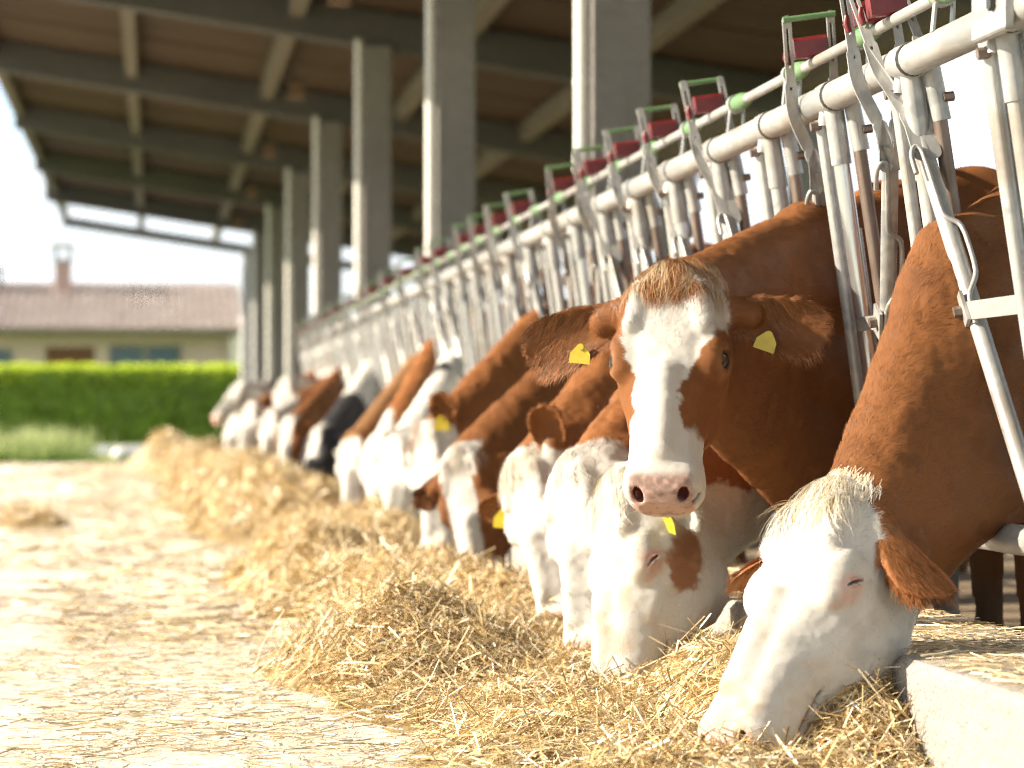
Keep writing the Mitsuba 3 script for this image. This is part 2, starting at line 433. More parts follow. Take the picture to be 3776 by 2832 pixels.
cl = cl * (1 - young) + young * np.array([0.27, 0.40, 0.045]) * rng.uniform(0.7, 1.3, (len(P), 1))
v, f, c = leaf_cards(P, N, 0.075, cl, rng)
k = put_raw('leaves', v, f, None, c, 'leaf', 'hedge')
labels[k] = {'kind': 'stuff'}
v, f, c = leaf_cards(Ps, np.tile([-.4, -.5, .6], (ns, 1)), 0.07, np.array([.55, .66, .07]) * rng.uniform(.65, 1.25, (ns, 1)), rng)
k = put_raw('young_leaves', v, f, None, c, 'young_leaf', 'hedge')
labels[k] = {'kind': 'stuff'}

# tall grass at the far edge of the alley
n = 2600
gx = np.concatenate([rng.uniform(-3.6, -1.45, n // 2), rng.normal(-1.55, 0.3, n // 4), rng.normal(-2.8, 0.35, n - n // 2 - n // 4)])
gy = rng.uniform(42.3, 47.5, n)
hh = rng.uniform(0.15, 0.55, n) * (0.6 + 0.7 * meshkit.fbm(np.stack([gx * 2.5, gy * 2, gx * 0], 1), 2, 4))
lean = rng.normal(0, 0.13, (n, 2))
w = 0.012
b0 = np.stack([gx, gy, 0 * gx], 1)
tip = b0 + np.stack([lean[:, 0], lean[:, 1], hh], 1)
mid = b0 + np.stack([lean[:, 0] * 0.35, lean[:, 1] * 0.35, hh * 0.6], 1)
th = rng.uniform(0, np.pi, n)
sd = np.stack([np.cos(th), np.sin(th), 0 * th], 1) * w
v = np.stack([b0 - sd, b0 + sd, mid + sd * 0.9, mid - sd * 0.9, tip], 1).reshape(-1, 3)
i = np.arange(n)[:, None] * 5
f = np.vstack([i + [0, 1, 2], i + [0, 2, 3], i + [3, 2, 4]])
gc = np.array([0.20, 0.34, 0.07]) * rng.uniform(0.7, 1.3, (n, 1))
tipc = np.array([0.52, 0.55, 0.30]) * rng.uniform(0.8, 1.2, (n, 1))
c = np.stack([gc * 0.8, gc * 0.8, (gc + tipc) / 2, (gc + tipc) / 2, tipc], 1).reshape(-1, 3)
tag(put_raw('grass', v, f, None, c, 'young_leaf'), 'tall pale green grass at the far left edge of the yard', 'grass', kind='stuff')

st = trimesh.creation.icosphere(3, 1.0)
st.vertices = st.vertices * (0.85 + 0.3 * meshkit.fbm(st.vertices * 1.7, 2, 3)[:, None]) * [0.13, 0.12, 0.11] + [-0.47, 43.2, 0.09]
tag(put('stone', st, 'white_stone', smooth=True), 'small white stone at the far edge of the straw covered yard', 'stone')
# ------------------------------------------------------------------ headlock fence
from shapely.geometry import LineString, Point

EV = np.array([0.1440, 0.0, -0.9896])      # down the fence
EW = np.array([-0.9896, 0.0, -0.1440])     # out towards the feed
FO = np.array([1.53, 0.0, 1.40])
DP, Y0 = 0.70, 6.06


def sst_(x, a, b):
    t = np.clip((x - a) / (b - a), 0, 1)
    return t * t * (3 - 2 * t)


def F(y, v, w=0.0):
    return FO + np.array([0, y, 0]) + EV * v + EW * w


VB = 0.975      # lower rail
fence = tag('feed_fence', 'long galvanised headlock fence with green lock rod and red stops above the feeding cows', 'fence')
KN = 36
yend = Y0 + KN * DP + 0.3
fr = np.random.default_rng(5)


def rail_piece(ya, yb, v, r, sides, w=0.0):
    n = max(2, int((yb - ya) / 0.5))
    return tubem([F(y, v, w) for y in np.linspace(ya, yb, n)], r, sides)


put('top_rail', rail_piece(5.37, yend, 0, 0.034, 20), 'galvanised', fence)
put('top_rail', rail_piece(3.4, 5.30, 0, 0.034, 20), 'galvanised', fence)
put('joint_ring', rail_piece(5.355, 5.375, 0, 0.0365, 20), 'rubber', fence)
put('joint_plate', cat_mesh([boxm([1.478, 5.13, 1.355], [1.50, 5.34, 1.452], 0.004), boxm([1.50, 5.28, 1.366], [1.57, 5.34, 1.44], 0.004)]), 'galvanised', fence, smooth=20)
put('joint_bolt', tubem([[1.468, 5.19, 1.41], [1.479, 5.19, 1.41]], 0.016, 6), 'rubber', fence)
VR, WR = -0.098, -0.012
put('lock_rod', rail_piece(3.4, yend, VR, 0.0125, 12, WR), 'galvanised', fence)
put('lower_rail', rail_piece(3.4, yend, VB, 0.030, 14), 'galvanised', fence)

STATE = {}
for k in range(-3, KN):
    # locked (+1): top of the bar leans away, cow held; open (-1)
    STATE[k] = {-1: 1, 0: -1, 1: -1}.get(k, 1 if fr.random() < 0.55 else -1)


def polyF(pts, r, sides=8):
    return tubem([F(*p) for p in pts], r, sides)


for k in range(-4, KN + 1):
    y = Y0 + k * DP
    near = k < 8
    s1, s2 = (14, 10) if near else (8, 6)
    jy = 0.006 * math.sin(k * 5.1)
    # fixed uprights: slim outer tube, thick inner tube with a sleeve, dark rear tube
    put('upright', polyF([(y - 0.012, 0.045, 0.022), (y - 0.004 + jy, 0.5, 0.022), (y + 0.002, VB - 0.02, 0.022)], 0.0145, s2), 'galvanised', fence)
    put('upright', polyF([(y - 0.062, 0.05, 0.0), (y - 0.062, VB + 0.02, 0.0)], 0.0195, s1), 'worn_steel' if k % 3 == 1 or (k % 2 and k > 6) else 'galvanised', fence)
    put('upright', polyF([(y - 0.085, 0.012, -0.040), (y - 0.085, VB - 0.03, -0.045)], 0.016, s2), 'dark_steel', fence)
    put('upright', polyF([(y + 0.075, 0.30, -0.04), (y + 0.055, VB - 0.01, -0.03)], 0.019, s2), 'galvanised', fence)
    if k == -1:
        put('upright', polyF([(y + 0.045, 0.03, 0.0), (y + 0.03, VB + 0.02, 0.0)], 0.026, s1), 'galvanised', fence)
    if k < 16:
        cm = [polyF([(y - 0.062, -0.01, 0.0), (y - 0.062, 0.155, 0.0)], 0.0235, s1),
              polyF([(y - 0.026, -0.002, 0.0), (y - 0.026, 0.062, 0.018)], 0.017, s1),
              polyF([(y - 0.085, -0.005, -0.036), (y - 0.085, 0.13, -0.0445)], 0.0195, s1),
              rail_piece(y - 0.095, y - 0.005, 0, 0.0375, 16)]
        put('clamp', cat_mesh(cm), 'galvanised', fence)
        put('clamp_bolt', polyF([(y - 0.022, 0.058, 0.026), (y - 0.022, 0.058, 0.050)], 0.0112, 6), 'dark_steel', fence)
        put('clamp_bolt', polyF([(y - 0.10, 0.085, -0.050), (y - 0.10, 0.085, -0.072)], 0.010, 6), 'dark_steel', fence)
        put('joint_ring', rail_piece(y - 0.107, y - 0.0955, 0, 0.0352, 16), 'rubber', fence)
    if k == KN:
        break
    # pivoting bar with its handle
    st = STATE.get(k, 1)
    yp, vp = y + 0.60 * DP, 0.52
    ang = math.radians(33.0 + 3 * math.sin(k * 2.3)) * st
    ct, sn = math.cos(ang), math.sin(ang)

    def B(l, w=0.0, o=0.0):
        """along the bar: l up from the pivot, o across it"""
        return (yp + l * sn + o * ct, vp - l * ct + o * sn, w)
    ltop = (vp - 0.150) / ct
    bar = put('swing_bar', polyF([B(-0.50), B(-0.2), B(0.1), B(ltop)], 0.0185, s1), 'galvanised', fence)
    # handle: two slotted plates that clasp the rail and rise above it
    yt = B(ltop)[0]
    lean = 0.10 * st if k > 0 else (0.22 if k == -1 else 0.02)
    top = -0.20
    vs_, ys_ = [top - .02, -0.06, 0.05, 0.15, 0.24], [yt + lean, yt + lean * .45, yt + lean * .12, yt, yt - (B(ltop)[0] - B(ltop - .1)[0]) * .9]
    for sgw in (1, -1):
        w0, w1 = (0.050, 0.014) if sgw > 0 else (-0.054, -0.014)
        tt = np.linspace(0, 1, 9)
        line = [(top, w0), (-0.05, w0)] + [(-0.03 + 0.16 * t, w0 + (w1 - w0) * (3 * t * t - 2 * t ** 3) + .006 * sgw * math.sin(math.pi * t)) for t in tt] + [(0.19, w1)]
        g = LineString(line).buffer(0.0105 if sgw > 0 else 0.0095).union(LineString(line[1:-3]).buffer(0.0145)).union(LineString(line[-3:]).buffer(0.016)).buffer(-.006).buffer(.006)
        if near:
            g = g.difference(LineString([(top + .022, w0), (-0.095, w0)]).buffer(0.0034)).difference(Point(-0.045, w0).buffer(0.0045))
        g = g.simplify(0.0006 if near else 0.003).segmentize(0.02)
        m = trimesh.creation.extrude_polygon(g, 0.007, engine='earcut')
        q = np.array(m.vertices)
        yv = np.interp(q[:, 0], vs_, ys_)
        m.vertices = FO + np.outer(q[:, 0], EV) + np.outer(q[:, 1], EW) + np.outer(yv - 0.019 * sst_(q[:, 0], .08, .16) + q[:, 2] - .0035, [0, 1, 0])
        put('handle', m, 'galvanised', bar, smooth=35)
    yy = yt + lean
    put('cross_pin', polyF([(yy, top, 0.060), (yy, top, -0.064)], 0.0070, 10), 'green_plastic', bar)
    ys = yt + lean * 0.55
    sb = trimesh.convex.convex_hull(np.array([F(ys + a * hw, v, w) for (v, hw) in ((-0.110, 0.016), (-0.114, 0.022), (-0.150, 0.022), (-0.158, 0.015)) for a in (-1, 1) for w in (0.036, -0.042)]))
    put('red_stop', sb, 'red_plastic', bar, smooth=20)
    if near:
        put('latch', polyF([(ys - 0.004, -0.098, 0.052), (ys, -0.115, 0.055), (ys + 0.003, -0.135, 0.052)], [0.006, 0.0085, 0.005], 8), 'red_plastic', bar)
    # green sleeve on the rod and its bracket on the rail
    yg = y + 0.30
    put('rod_sleeve', tubem([F(yg + a, VR, WR) for a in (-0.09, -0.075, -0.02, 0.03, 0.115, 0.125)], [0.013, 0.017, 0.022, 0.021, 0.017, 0.013], 14 if near else 8), 'green_plastic', fence)
    br = [tubem([F(yg + 0.045 + a, VR, WR) for a in (0, 0.03)], 0.0255, 14 if near else 8),
          barm(F(yg + 0.06, VR + 0.015, 0.006), F(yg + 0.06, -0.028, 0.02), 0.022, 0.005, [0, 1, 0]), barm(F(yg + 0.06, VR + 0.015, -0.03), F(yg + 0.06, -0.028, -0.02), 0.022, 0.005, [0, 1, 0])]
    put('rod_bracket', cat_mesh(br), 'galvanised', fence, smooth=30)
    # pivot plate and bolt
    if k < 20:
        put('pivot_plate', cat_mesh([trimesh.convex.convex_hull(np.array([F(*B(l, w, o)) for l in (-0.034, 0.034) for o in (-0.024, 0.024) for w in (0.019, 0.026)])),
                                    barm(F(*B(0, 0.014)), F(y - 0.05, vp, 0.014), 0.036, 0.008, EV) if st > 0 else barm(F(*B(0, 0.014)), F(y + DP - 0.05, vp, 0.014), 0.032, 0.008, EV)]), 'galvanised', bar, smooth=20)
        put('pivot_bolt', polyF([B(0, 0.026), B(0, 0.042)], 0.0115, 6), 'dark_steel', bar)
    # bent wire guard along the bar
    o = -0.024
    g2 = [np.array(B(l, w, 0.0)) + [o, 0, 0] for l, w in ((0.335, 0.036), (0.375, 0.037), (0.395, 0.030), (0.402, 0.022), (0.395, 0.013), (0.37, 0.010), (0.24, 0.010), (0.222, 0.006), (0.212, -0.008), (0.205, -0.018), (0.185, -0.024), (0.10, -0.024), (0.075, -0.018), (0.05, -0.002), (0.03, 0.010), (-0.03, 0.011))]
    if k < 14:
        fine = [g2[0]]
        for a, b in zip(g2[:-1], g2[1:]):
            fine += [a * .5 + b * .5, b]
        fine = [fine[0]] + [0.25 * a + 0.5 * b + 0.25 * c for a, b, c in zip(fine[:-2], fine[1:-1], fine[2:])] + [fine[-1]]
        put('wire_guard', tubem([F(*p) for p in fine], 0.0056, 8 if near else 5), 'galvanised', bar)
    else:
        put('wire_guard', tubem([F(*p) for p in g2[::2]], 0.0062, 5), 'galvanised', bar)
# ------------------------------------------------------------------ cows: implicit bodies meshed by surface nets
def smin(a, b, k):
    h = np.clip(0.5 + 0.5 * (a - b) / k, 0, 1)
    return a + (b - a) * h - k * h * (1 - h)


def smax(a, b, k):
    return -smin(-a, -b, k)


def capsule(p, a, b, ra, rb):
    a, b = np.asarray(a, f32), np.asarray(b, f32)
    ba = b - a
    q = [p[i] - a[i] for i in range(3)]
    t = np.clip((q[0] * ba[0] + q[1] * ba[1] + q[2] * ba[2]) / max(float(ba @ ba), 1e-9), 0, 1)
    d = np.sqrt((q[0] - t * ba[0]) ** 2 + (q[1] - t * ba[1]) ** 2 + (q[2] - t * ba[2]) ** 2)
    return d - (ra + (rb - ra) * t)


def ellipsoid(p, c, R, r):
    """R rows = axes"""
    q = [p[i] - c[i] for i in range(3)]
    l = [R[j][0] * q[0] + R[j][1] * q[1] + R[j][2] * q[2] for j in range(3)]
    k0 = np.sqrt(sum((l[j] / r[j]) ** 2 for j in range(3)))
    k1 = np.sqrt(sum((l[j] / r[j] ** 2) ** 2 for j in range(3)))
    return k0 * (k0 - 1) / np.maximum(k1, 1e-6)


class Field:
    def __init__(self, xs, ys, zs):
        self.ax = [np.asarray(a, f32) for a in (xs, ys, zs)]
        self.d = np.full([len(a) for a in self.ax], 1.0, f32)

    def add(self, lo, hi, fn, k=0.03, carve=False, pad=0.06):
        sl = []
        for a, l, h in zip(self.ax, lo, hi):
            i, j = np.searchsorted(a, l - pad - k), np.searchsorted(a, h + pad + k)
            if j - i < 1:
                return
            sl.append(slice(max(i - 1, 0), j + 1))
        sl = tuple(sl)
        p = (self.ax[0][sl[0]][:, None, None], self.ax[1][sl[1]][None, :, None], self.ax[2][sl[2]][None, None, :])
        d = fn(p).astype(f32)
        cur = self.d[sl]
        self.d[sl] = smax(cur, -d, k) if carve else smin(cur, d, k)

    def cap(self, a, b, ra, rb, k=0.03):
        a, b = np.asarray(a, float), np.asarray(b, float)
        r = max(ra, rb)
        self.add(np.minimum(a, b) - r, np.maximum(a, b) + r, lambda p: capsule(p, a, b, ra, rb), k)

    def ell(self, c, R, r, k=0.03, carve=False):
        c = np.asarray(c, float)
        ext = np.sqrt(((np.asarray(R).T * np.asarray(r)) ** 2).sum(1))
        self.add(c - ext, c + ext, lambda p: ellipsoid(p, c, R, r), k, carve)

    def mesh(self):
        d = self.d
        ax = self.ax
        ins = d < 0
        n = np.array(d.shape) - 1
        cs = [(i, j, k) for i in (0, 1) for j in (0, 1) for k in (0, 1)]

        def corner(a, c):
            return a[c[0]:c[0] + n[0], c[1]:c[1] + n[1], c[2]:c[2] + n[2]]
        cnt = sum(corner(ins, c).astype(np.int8) for c in cs)
        act = np.argwhere((cnt > 0) & (cnt < 8))
        idx = np.full(n, -1, np.int32)
        idx[tuple(act.T)] = np.arange(len(act))
        acc, num = np.zeros((len(act), 3)), np.zeros(len(act))
        for c in cs:
            for axis in range(3):
                if c[axis]:
                    continue
                e = list(c)
                e[axis] = 1
                i0, i1 = act + c, act + e
                a, b = d[tuple(i0.T)], d[tuple(i1.T)]
                m = (a < 0) != (b < 0)
                t = np.where(m, a / np.where(m, a - b, 1), 0)[:, None]
                p0 = np.stack([ax[q][i0[:, q]] for q in range(3)], 1)
                p1 = np.stack([ax[q][i1[:, q]] for q in range(3)], 1)
                acc += np.where(m[:, None], p0 + (p1 - p0) * t, 0)
                num += m
        v = acc / np.maximum(num, 1)[:, None]
        faces = []
        for axis in range(3):
            u, w = (axis + 1) % 3, (axis + 2) % 3
            s0 = [slice(1, -1)] * 3
            s1 = [slice(1, -1)] * 3
            s0[axis], s1[axis] = slice(0, -1), slice(1, None)
            A, Bm = ins[tuple(s0)], ins[tuple(s1)]
            ch = np.argwhere(A != Bm)
            flip = A[tuple(ch.T)]
            base = ch.copy()
            for q in range(3):
                if q != axis:
                    base[:, q] += 1
            def cell(du, dw):
                e = base.copy()
                e[:, u] -= du
                e[:, w] -= dw
                return idx[tuple(e.T)]
            q = np.stack([cell(1, 1), cell(0, 1), cell(0, 0), cell(1, 0)], 1)
            q = np.where(flip[:, None], q, q[:, ::-1])
            faces += [q[:, [0, 1, 2]], q[:, [0, 2, 3]]]
        f = np.vstack(faces)
        f = f[(f >= 0).all(1)]
        return v, f


def axis_grid(lo, hi, f0, f1, hf, hc):
    a = np.arange(f0, f1 + hf, hf)
    out = [a]
    g, h = f0, hf
    L = []
    while g > lo:
        h = min(h * 1.12, hc)
        g -= h
        L.append(g)
    out.insert(0, np.array(L[::-1]))
    g, h = a[-1], hf
    R = []
    while g < hi:
        h = min(h * 1.12, hc)
        g += h
        R.append(g)
    out.append(np.array(R))
    return np.concatenate(out)


# head profile along the axis from the poll to the muzzle (metres)
HA = np.array([-.045, -.02, .00, .04, .08, .13, .17, .205, .25, .30, .35, .40, .435, .465, .490, .505])
HWD = np.array([.030, .058, .072, .088, .097, .103, .107, .100, .086, .074, .066, .064, .070, .071, .060, .040])
HWD = HWD * 1.09
HUT = np.array([-.050, -.014, .004, .020, .024, .020, .013, .008, .005, .002, -.003, -.008, -.013, -.020, -.033, -.052])
HUB = np.array([-.085, -.125, -.145, -.172, -.200, -.226, -.240, -.240, -.222, -.194, -.170, -.154, -.148, -.142, -.128, -.102])
HUB = HUB * 1.13
EYE_A, EYE_S, EYE_U = 0.190, 0.102, -0.042


def head_sdf(a, s, u):
    w, t, b = np.interp(a, HA, HWD), np.interp(a, HA, HUT), np.interp(a, HA, HUB)
    hh, c = (t - b) / 2, (t + b) / 2
    q = np.clip((t - u) / (t - b), 0, 1)
    nar = np.interp(a, [0, .1, .2, .34, .42, .5], [.30, .40, .46, .42, .18, .12])
    w = w * (1 - nar * np.clip(q - 0.35, 0, 1) * 1.5)
    x, y = np.abs(s) / w, np.abs(u - c) / hh
    p = 2.5
    rr = (x ** p + y ** p) ** (1 / p)
    d = (rr - 1) * np.minimum(w, hh) * 0.9
    return np.maximum(d, np.maximum(a - .505, -.045 - a))


def unit(v):
    v = np.asarray(v, float)
    return v / np.linalg.norm(v)


class Cow:
    """P poll, M muzzle point, un hint of the forehead normal, cross = neck at the fence, W withers, bd = direction to the tail"""

    def __init__(s, P, M, un, crest, throat, W, bd, brisket=None, hf=0.006, hc=0.03, ears=None, scale=1.0, body_h=0.024, neckfat=1.0, slit=1.0, wid=1.0):
        s.P, s.sc, s.wid = np.asarray(P, float), scale, wid
        s.a = unit(np.asarray(M, float) - s.P)
        s.u = unit(np.asarray(un, float) - s.a * np.dot(un, s.a))
        s.s = np.cross(s.u, s.a)          # the cow's left
        s.R = np.array([s.a, s.s, s.u])
        W, bd = np.asarray(W, float), unit([bd[0], bd[1], 0])
        lt = np.array([-bd[1], bd[0], 0])
        s.W, s.bd = W, bd
        tail = W + bd * 1.75
        allp = np.array([W - bd * 0.3 + lt * 0.5, W - bd * 0.3 - lt * 0.5, tail + lt * 0.5, tail - lt * 0.5, s.P, s.w2((.5, 0, 0)), crest, throat])
        hp = np.array([s.w2((a, b, c)) for a in (-.1, .54) for b in (-.13, .13) for c in (-.23, .06)] + [s.w2((0.04 + (e[0]) * .2, sg * (0.08 + .2 * e[1]), -.05 + .2 * e[2])) for e, sg in zip(ears, (1, -1))])
        lo, hi = allp.min(0) - 0.12, allp.max(0) + 0.12
        lo[2], hi[2] = -0.04, max(allp[:, 2].max() + 0.15, hp[:, 2].max() + 0.05)
        f0, f1 = hp.min(0) - 0.03, hp.max(0) + 0.03
        s.F = Field(*[axis_grid(min(lo[i], f0[i] - .02), max(hi[i], f1[i] + .02), f0[i], f1[i], hf, hc) for i in range(3)])
        s.ears, s.slit = ears, slit
        F_ = s.F
        Rh = s.R
        # trunk
        z = np.array([0, 0, 1.0])
        Rb = np.array([bd, lt, z])
        hW = W[2]
        F_.ell(W + bd * .30 - z * .43, Rb, (.50, .26, .40), .05)
        F_.ell(W + bd * .85 - z * .46, Rb, (.62, .34, .40), .08)
        F_.ell(W + bd * 1.36 - z * .26, Rb, (.34, .27, .25), .10)
        F_.cap(W - bd * .06 - z * .06, W + bd * 1.45 - z * .06, .075, .085, .10)
        for sg in (-1, 1):
            l = lt * sg
            F_.cap(W + bd * .08 + l * .12 - z * .12, W - bd * .02 + l * .20 - z * .60, .10, .11, .08)
            F_.cap([*(W + bd * .10 + l * .16)[:2], hW - .62], [*(W + bd * .08 + l * .15)[:2], .42], .095, .058, .05)
            F_.cap([*(W + bd * .08 + l * .15)[:2], .42], [*(W + bd * .09 + l * .15)[:2], .12], .052, .037, .02)
            F_.cap([*(W + bd * .09 + l * .15)[:2], .12], [*(W + bd * .04 + l * .15)[:2], .03], .044, .052, .02)
            F_.cap(W + bd * 1.40 + l * .17 - z * .30, [*(W + bd * 1.22 + l * .20)[:2], .66], .17, .12, .08)
            F_.cap([*(W + bd * 1.22 + l * .20)[:2], .66], [*(W + bd * 1.55 + l * .17)[:2], .48], .11, .055, .05)
            F_.cap([*(W + bd * 1.55 + l * .17)[:2], .48], [*(W + bd * 1.50 + l * .17)[:2], .12], .055, .038, .03)
            F_.cap([*(W + bd * 1.50 + l * .17)[:2], .12], [*(W + bd * 1.44 + l * .17)[:2], .03], .044, .052, .02)
            F_.cap(W + bd * 1.22 + l * .22 - z * .06, W + bd * 1.25 + l * .16 - z * .10, .05, .06, .07)
        F_.ell([*(W + bd * 1.2)[:2], .58], Rb, (.20, .15, .15), .06)
        F_.cap(W + bd * 1.64 - z * .10, W + bd * 1.74 - z * .62, .03, .02, .03)
        # neck: crest, middle and throat lines
        nf = neckfat
        c0, m0, t0 = s.w2((.02, 0, -.065)), s.w2((.06, 0, -.115)), s.w2((.135, 0, -.165))
        crest, throat = np.asarray(crest, float), np.asarray(throat, float)
        mid = (crest + throat) / 2
        br = np.asarray(brisket, float) if brisket is not None else W - bd * .02 - z * .66
        F_.cap(c0, crest, .062 * nf, .060 * nf ** 1.5, .05)
        F_.cap(crest, W - z * .03, .060, .085, .06)
        F_.cap(m0, mid, .082 * nf, .105 * nf, .06)
        F_.cap(mid, W + bd * .1 - z * .36, .105 * nf, .20, .08)
        F_.cap(c0 * .5 + m0 * .5, crest * .62 + mid * .38, .078 * nf, .092 * nf, .05)
        F_.cap(crest * .55 + mid * .45, W + bd * .05 - z * .2, .095 * nf, .15, .07)
        F_.cap(t0, throat, .060 * nf, .062 * nf, .05)
        F_.cap(throat, br, .062, .10, .08)
        F_.cap((t0 + m0) / 2, (throat * .6 + mid * .4), .075 * nf, .09 * nf, .05)
        # head
        r = np.abs(np.array([s.a * .5, s.s * .13, s.u * .2])).sum(0)
        hc_ = s.w2((.23, 0, -.1))
        F_.add(hc_ - r, hc_ + r, lambda p: head_sdf(*s.loc(p)), .028)
        for sg in (-1, 1):
            F_.ell(s.w2((.235, sg * .054, -.135)), Rh, (.095, .036, .080), .03)                 # cheek
            F_.ell(s.w2((.178, sg * .086, -.026)), Rh, (.054, .028, .032), .026)                # brow
            F_.ell(s.w2((EYE_A + .004, sg * .088, EYE_U + .006)), Rh, (.036, .027, .030), .014)       # lids
            F_.cap(s.w2((.235, sg * .076, -.074)), s.w2((.34, sg * .052, -.076)), .016, .010, .02)
            F_.ell(s.w2((.452, sg * .046, -.052)), Rh, (.034, .024, .030), .016)                # nostril wing
            F_.ell(s.w2((.435, sg * .044, -.098)), Rh, (.050, .028, .026), .016)                # upper lip
            F_.cap(s.w2((.05, sg * .052, .012)), s.w2((.125, sg * .070, .012)), .022, .016, .025)
        F_.ell(s.w2((.020, 0, .008)), Rh, (.045, .050, .026), .03)                              # poll
        F_.ell(s.w2((.425, 0, -.154)), Rh, (.052, .042, .026), .016)                            # chin
        F_.cap(s.w2((.24, 0, .006)), s.w2((.40, 0, -.008)), .022, .020, .03)
        F_.add(hc_ - r, hc_ + r, lambda p: s._mouth(*s.loc(p)), .008, carve=True)
        for sg in (-1, 1):
            R2 = s.frame((.72, sg * -.30, -.5), (0, sg, 0))
            F_.ell(s.w2((.482, sg * .041, -.052)), R2, (.020, .0125, .024), .006, carve=True)
            F_.ell(s.w2((.476, sg * .058, -.072)), Rh, (.020, .014, .008), .005, carve=True)
            if slit >= .35:
                Re = s.frame((.93, -sg * .2, .12), (0, sg * .8, .6))
                F_.ell(s.w2((EYE_A, sg * (EYE_S + .013), EYE_U + .020)), Re, (.0225 * (1.15 if slit > 1 else 1), .024, .0128 * slit), .004, carve=True)
        # ears
        for sg, e in zip((1, -1), ears):
            n = np.asarray(e[3:6], float)
            if len(e) > 8:                  # given in world directions
                d, n = unit(e[:3]), unit(n)
            else:
                d = unit(s.a * e[0] + s.s * sg * e[1] + s.u * e[2])
                n = unit(s.a * n[0] + s.s * sg * n[1] + s.u * n[2])
            n = unit(n - d * np.dot(n, d))
            t = np.cross(d, n)
            root = s.w2((.050, sg * .078, -.058))
            L = e[6] if len(e) > 6 else .20
            s.__dict__.setdefault('ear', []).append((root, d, n, t, L, sg, e[7] if len(e) > 7 else .060))
            tip = root + d * L
            F_.cap(root, root + d * .075, .034, .026, .02)
            F_.add(np.minimum(root, tip) - .08, np.maximum(root, tip) + .08, lambda p, E=s.ear[-1]: s.ear_sdf(p, E), .016, pad=.02)

    def frame(s, dx, dy):
        x = unit(s.a * dx[0] + s.s * dx[1] + s.u * dx[2])
        y = s.a * dy[0] + s.s * dy[1] + s.u * dy[2]
        y = unit(y - x * np.dot(x, y))
        return np.array([x, y, np.cross(x, y)])

    def w2(s, l):
        return s.P + (s.a * l[0] + s.s * l[1] * s.wid + s.u * l[2]) * s.sc

    def loc(s, p):
        q = [(p[i] - s.P[i]) / s.sc for i in range(3)]
        return tuple((s.R[j][0] * q[0] + s.R[j][1] * q[1] + s.R[j][2] * q[2]) / (s.wid if j == 1 else 1) for j in range(3))

    @staticmethod
    def _mouth(a, s_, u):
        line = -.118 + 0.055 * np.clip(.36 - a, 0, 1) * 0 - 0.02 * np.clip((a - .47) / .03, 0, 1)
        d = np.maximum(np.abs(u - line) - .0022, .33 - a)
        return np.maximum(d, .036 - np.abs(s_) - np.where(a > .44, .05, 0))

    @staticmethod
    def ear_sdf(p, E):
        root, d, n, t, L, sg, ew = E
        q = [p[i] - root[i] for i in range(3)]
        e = sum(q[i] * d[i] for i in range(3))
        y = sum(q[i] * n[i] for i in range(3))
        x = sum(q[i] * t[i] for i in range(3))
        k = np.clip(e / L, 0, 1)
        w = ew * np.interp(k, [0, .12, .3, .5, .7, .85, .95, 1.0], [.34, .44, .66, .88, 1.0, .92, .62, .15]).astype(f32)
        cup = (x / ew) ** 2 * 0.026 * np.interp(k, [0, .3, .7, 1], [1.5, 1.15, .8, .4]) - .012 + 0.03 * np.clip(k - .55, 0, 1) ** 1.5
        dd = np.maximum(np.abs(y - cup) - .0062, np.abs(x) - w)
        return np.maximum(dd, np.maximum(e - L, -e))

    def build(s, rough=0.0):
        v, f = s.F.mesh()
        del s.F
        m = trimesh.Trimesh(v, f, process=False)
        # drop specks
        lab = trimesh.graph.connected_component_labels(m.edges, node_count=len(v))
        big = np.bincount(lab).argmax()
        f = f[(lab[f] == big).all(1)]
        idx = np.full(len(v), -1)
        on = np.unique(f)
        idx[on] = np.arange(len(on))
        v, f = v[on], idx[f]
        e = np.vstack([f[:, [0, 1]], f[:, [1, 2]], f[:, [2, 0]]])
        e = np.vstack([e, e[:, ::-1]])
        A = scipy.sparse.coo_matrix((np.ones(len(e)), (e[:, 0], e[:, 1])), shape=(len(v), len(v))).tocsr()
        A.data[:] = 1
        dg = 1.0 / np.maximum(np.asarray(A.sum(1)), 1)
        for w in (.5, -.52) * 2:
            v = v + w * ((A @ v) * dg - v)
        s.v, s.f = v, f
        if rough:
            fn = np.cross(v[f[:, 1]] - v[f[:, 0]], v[f[:, 2]] - v[f[:, 0]])
            nn = np.zeros_like(v)
            for k in range(3):
                np.add.at(nn, f[:, k], fn)
            nn /= np.linalg.norm(nn, axis=1, keepdims=True) + 1e-20
            a, b, u = s.loc((v[:, 0], v[:, 1], v[:, 2]))
            hm = sst(.05, .0, head_sdf(a, b, u))
            fold = meshkit.fbm(v * [13, 13, 2.2] + 4, 3, 51) - .5
            d = rough * (.0032 * (meshkit.fbm(v * 55, 3, 50) - .5) + .006 * (meshkit.fbm(v * 21, 2, 52) - .5) + (1 - hm) * .018 * fold * sst(2.2, 1.7, v[:, 0]))
            s.v = v + nn * d[:, None]
            v = s.v
        fn = np.cross(s.v[s.f[:, 1]] - s.v[s.f[:, 0]], s.v[s.f[:, 2]] - s.v[s.f[:, 0]])
        nn = np.zeros_like(s.v)
        for k in range(3):
            np.add.at(nn, s.f[:, k], fn)
        s.n = nn / (np.linalg.norm(nn, axis=1, keepdims=True) + 1e-20)
        s.fa = np.linalg.norm(fn, axis=1) / 2
        return s

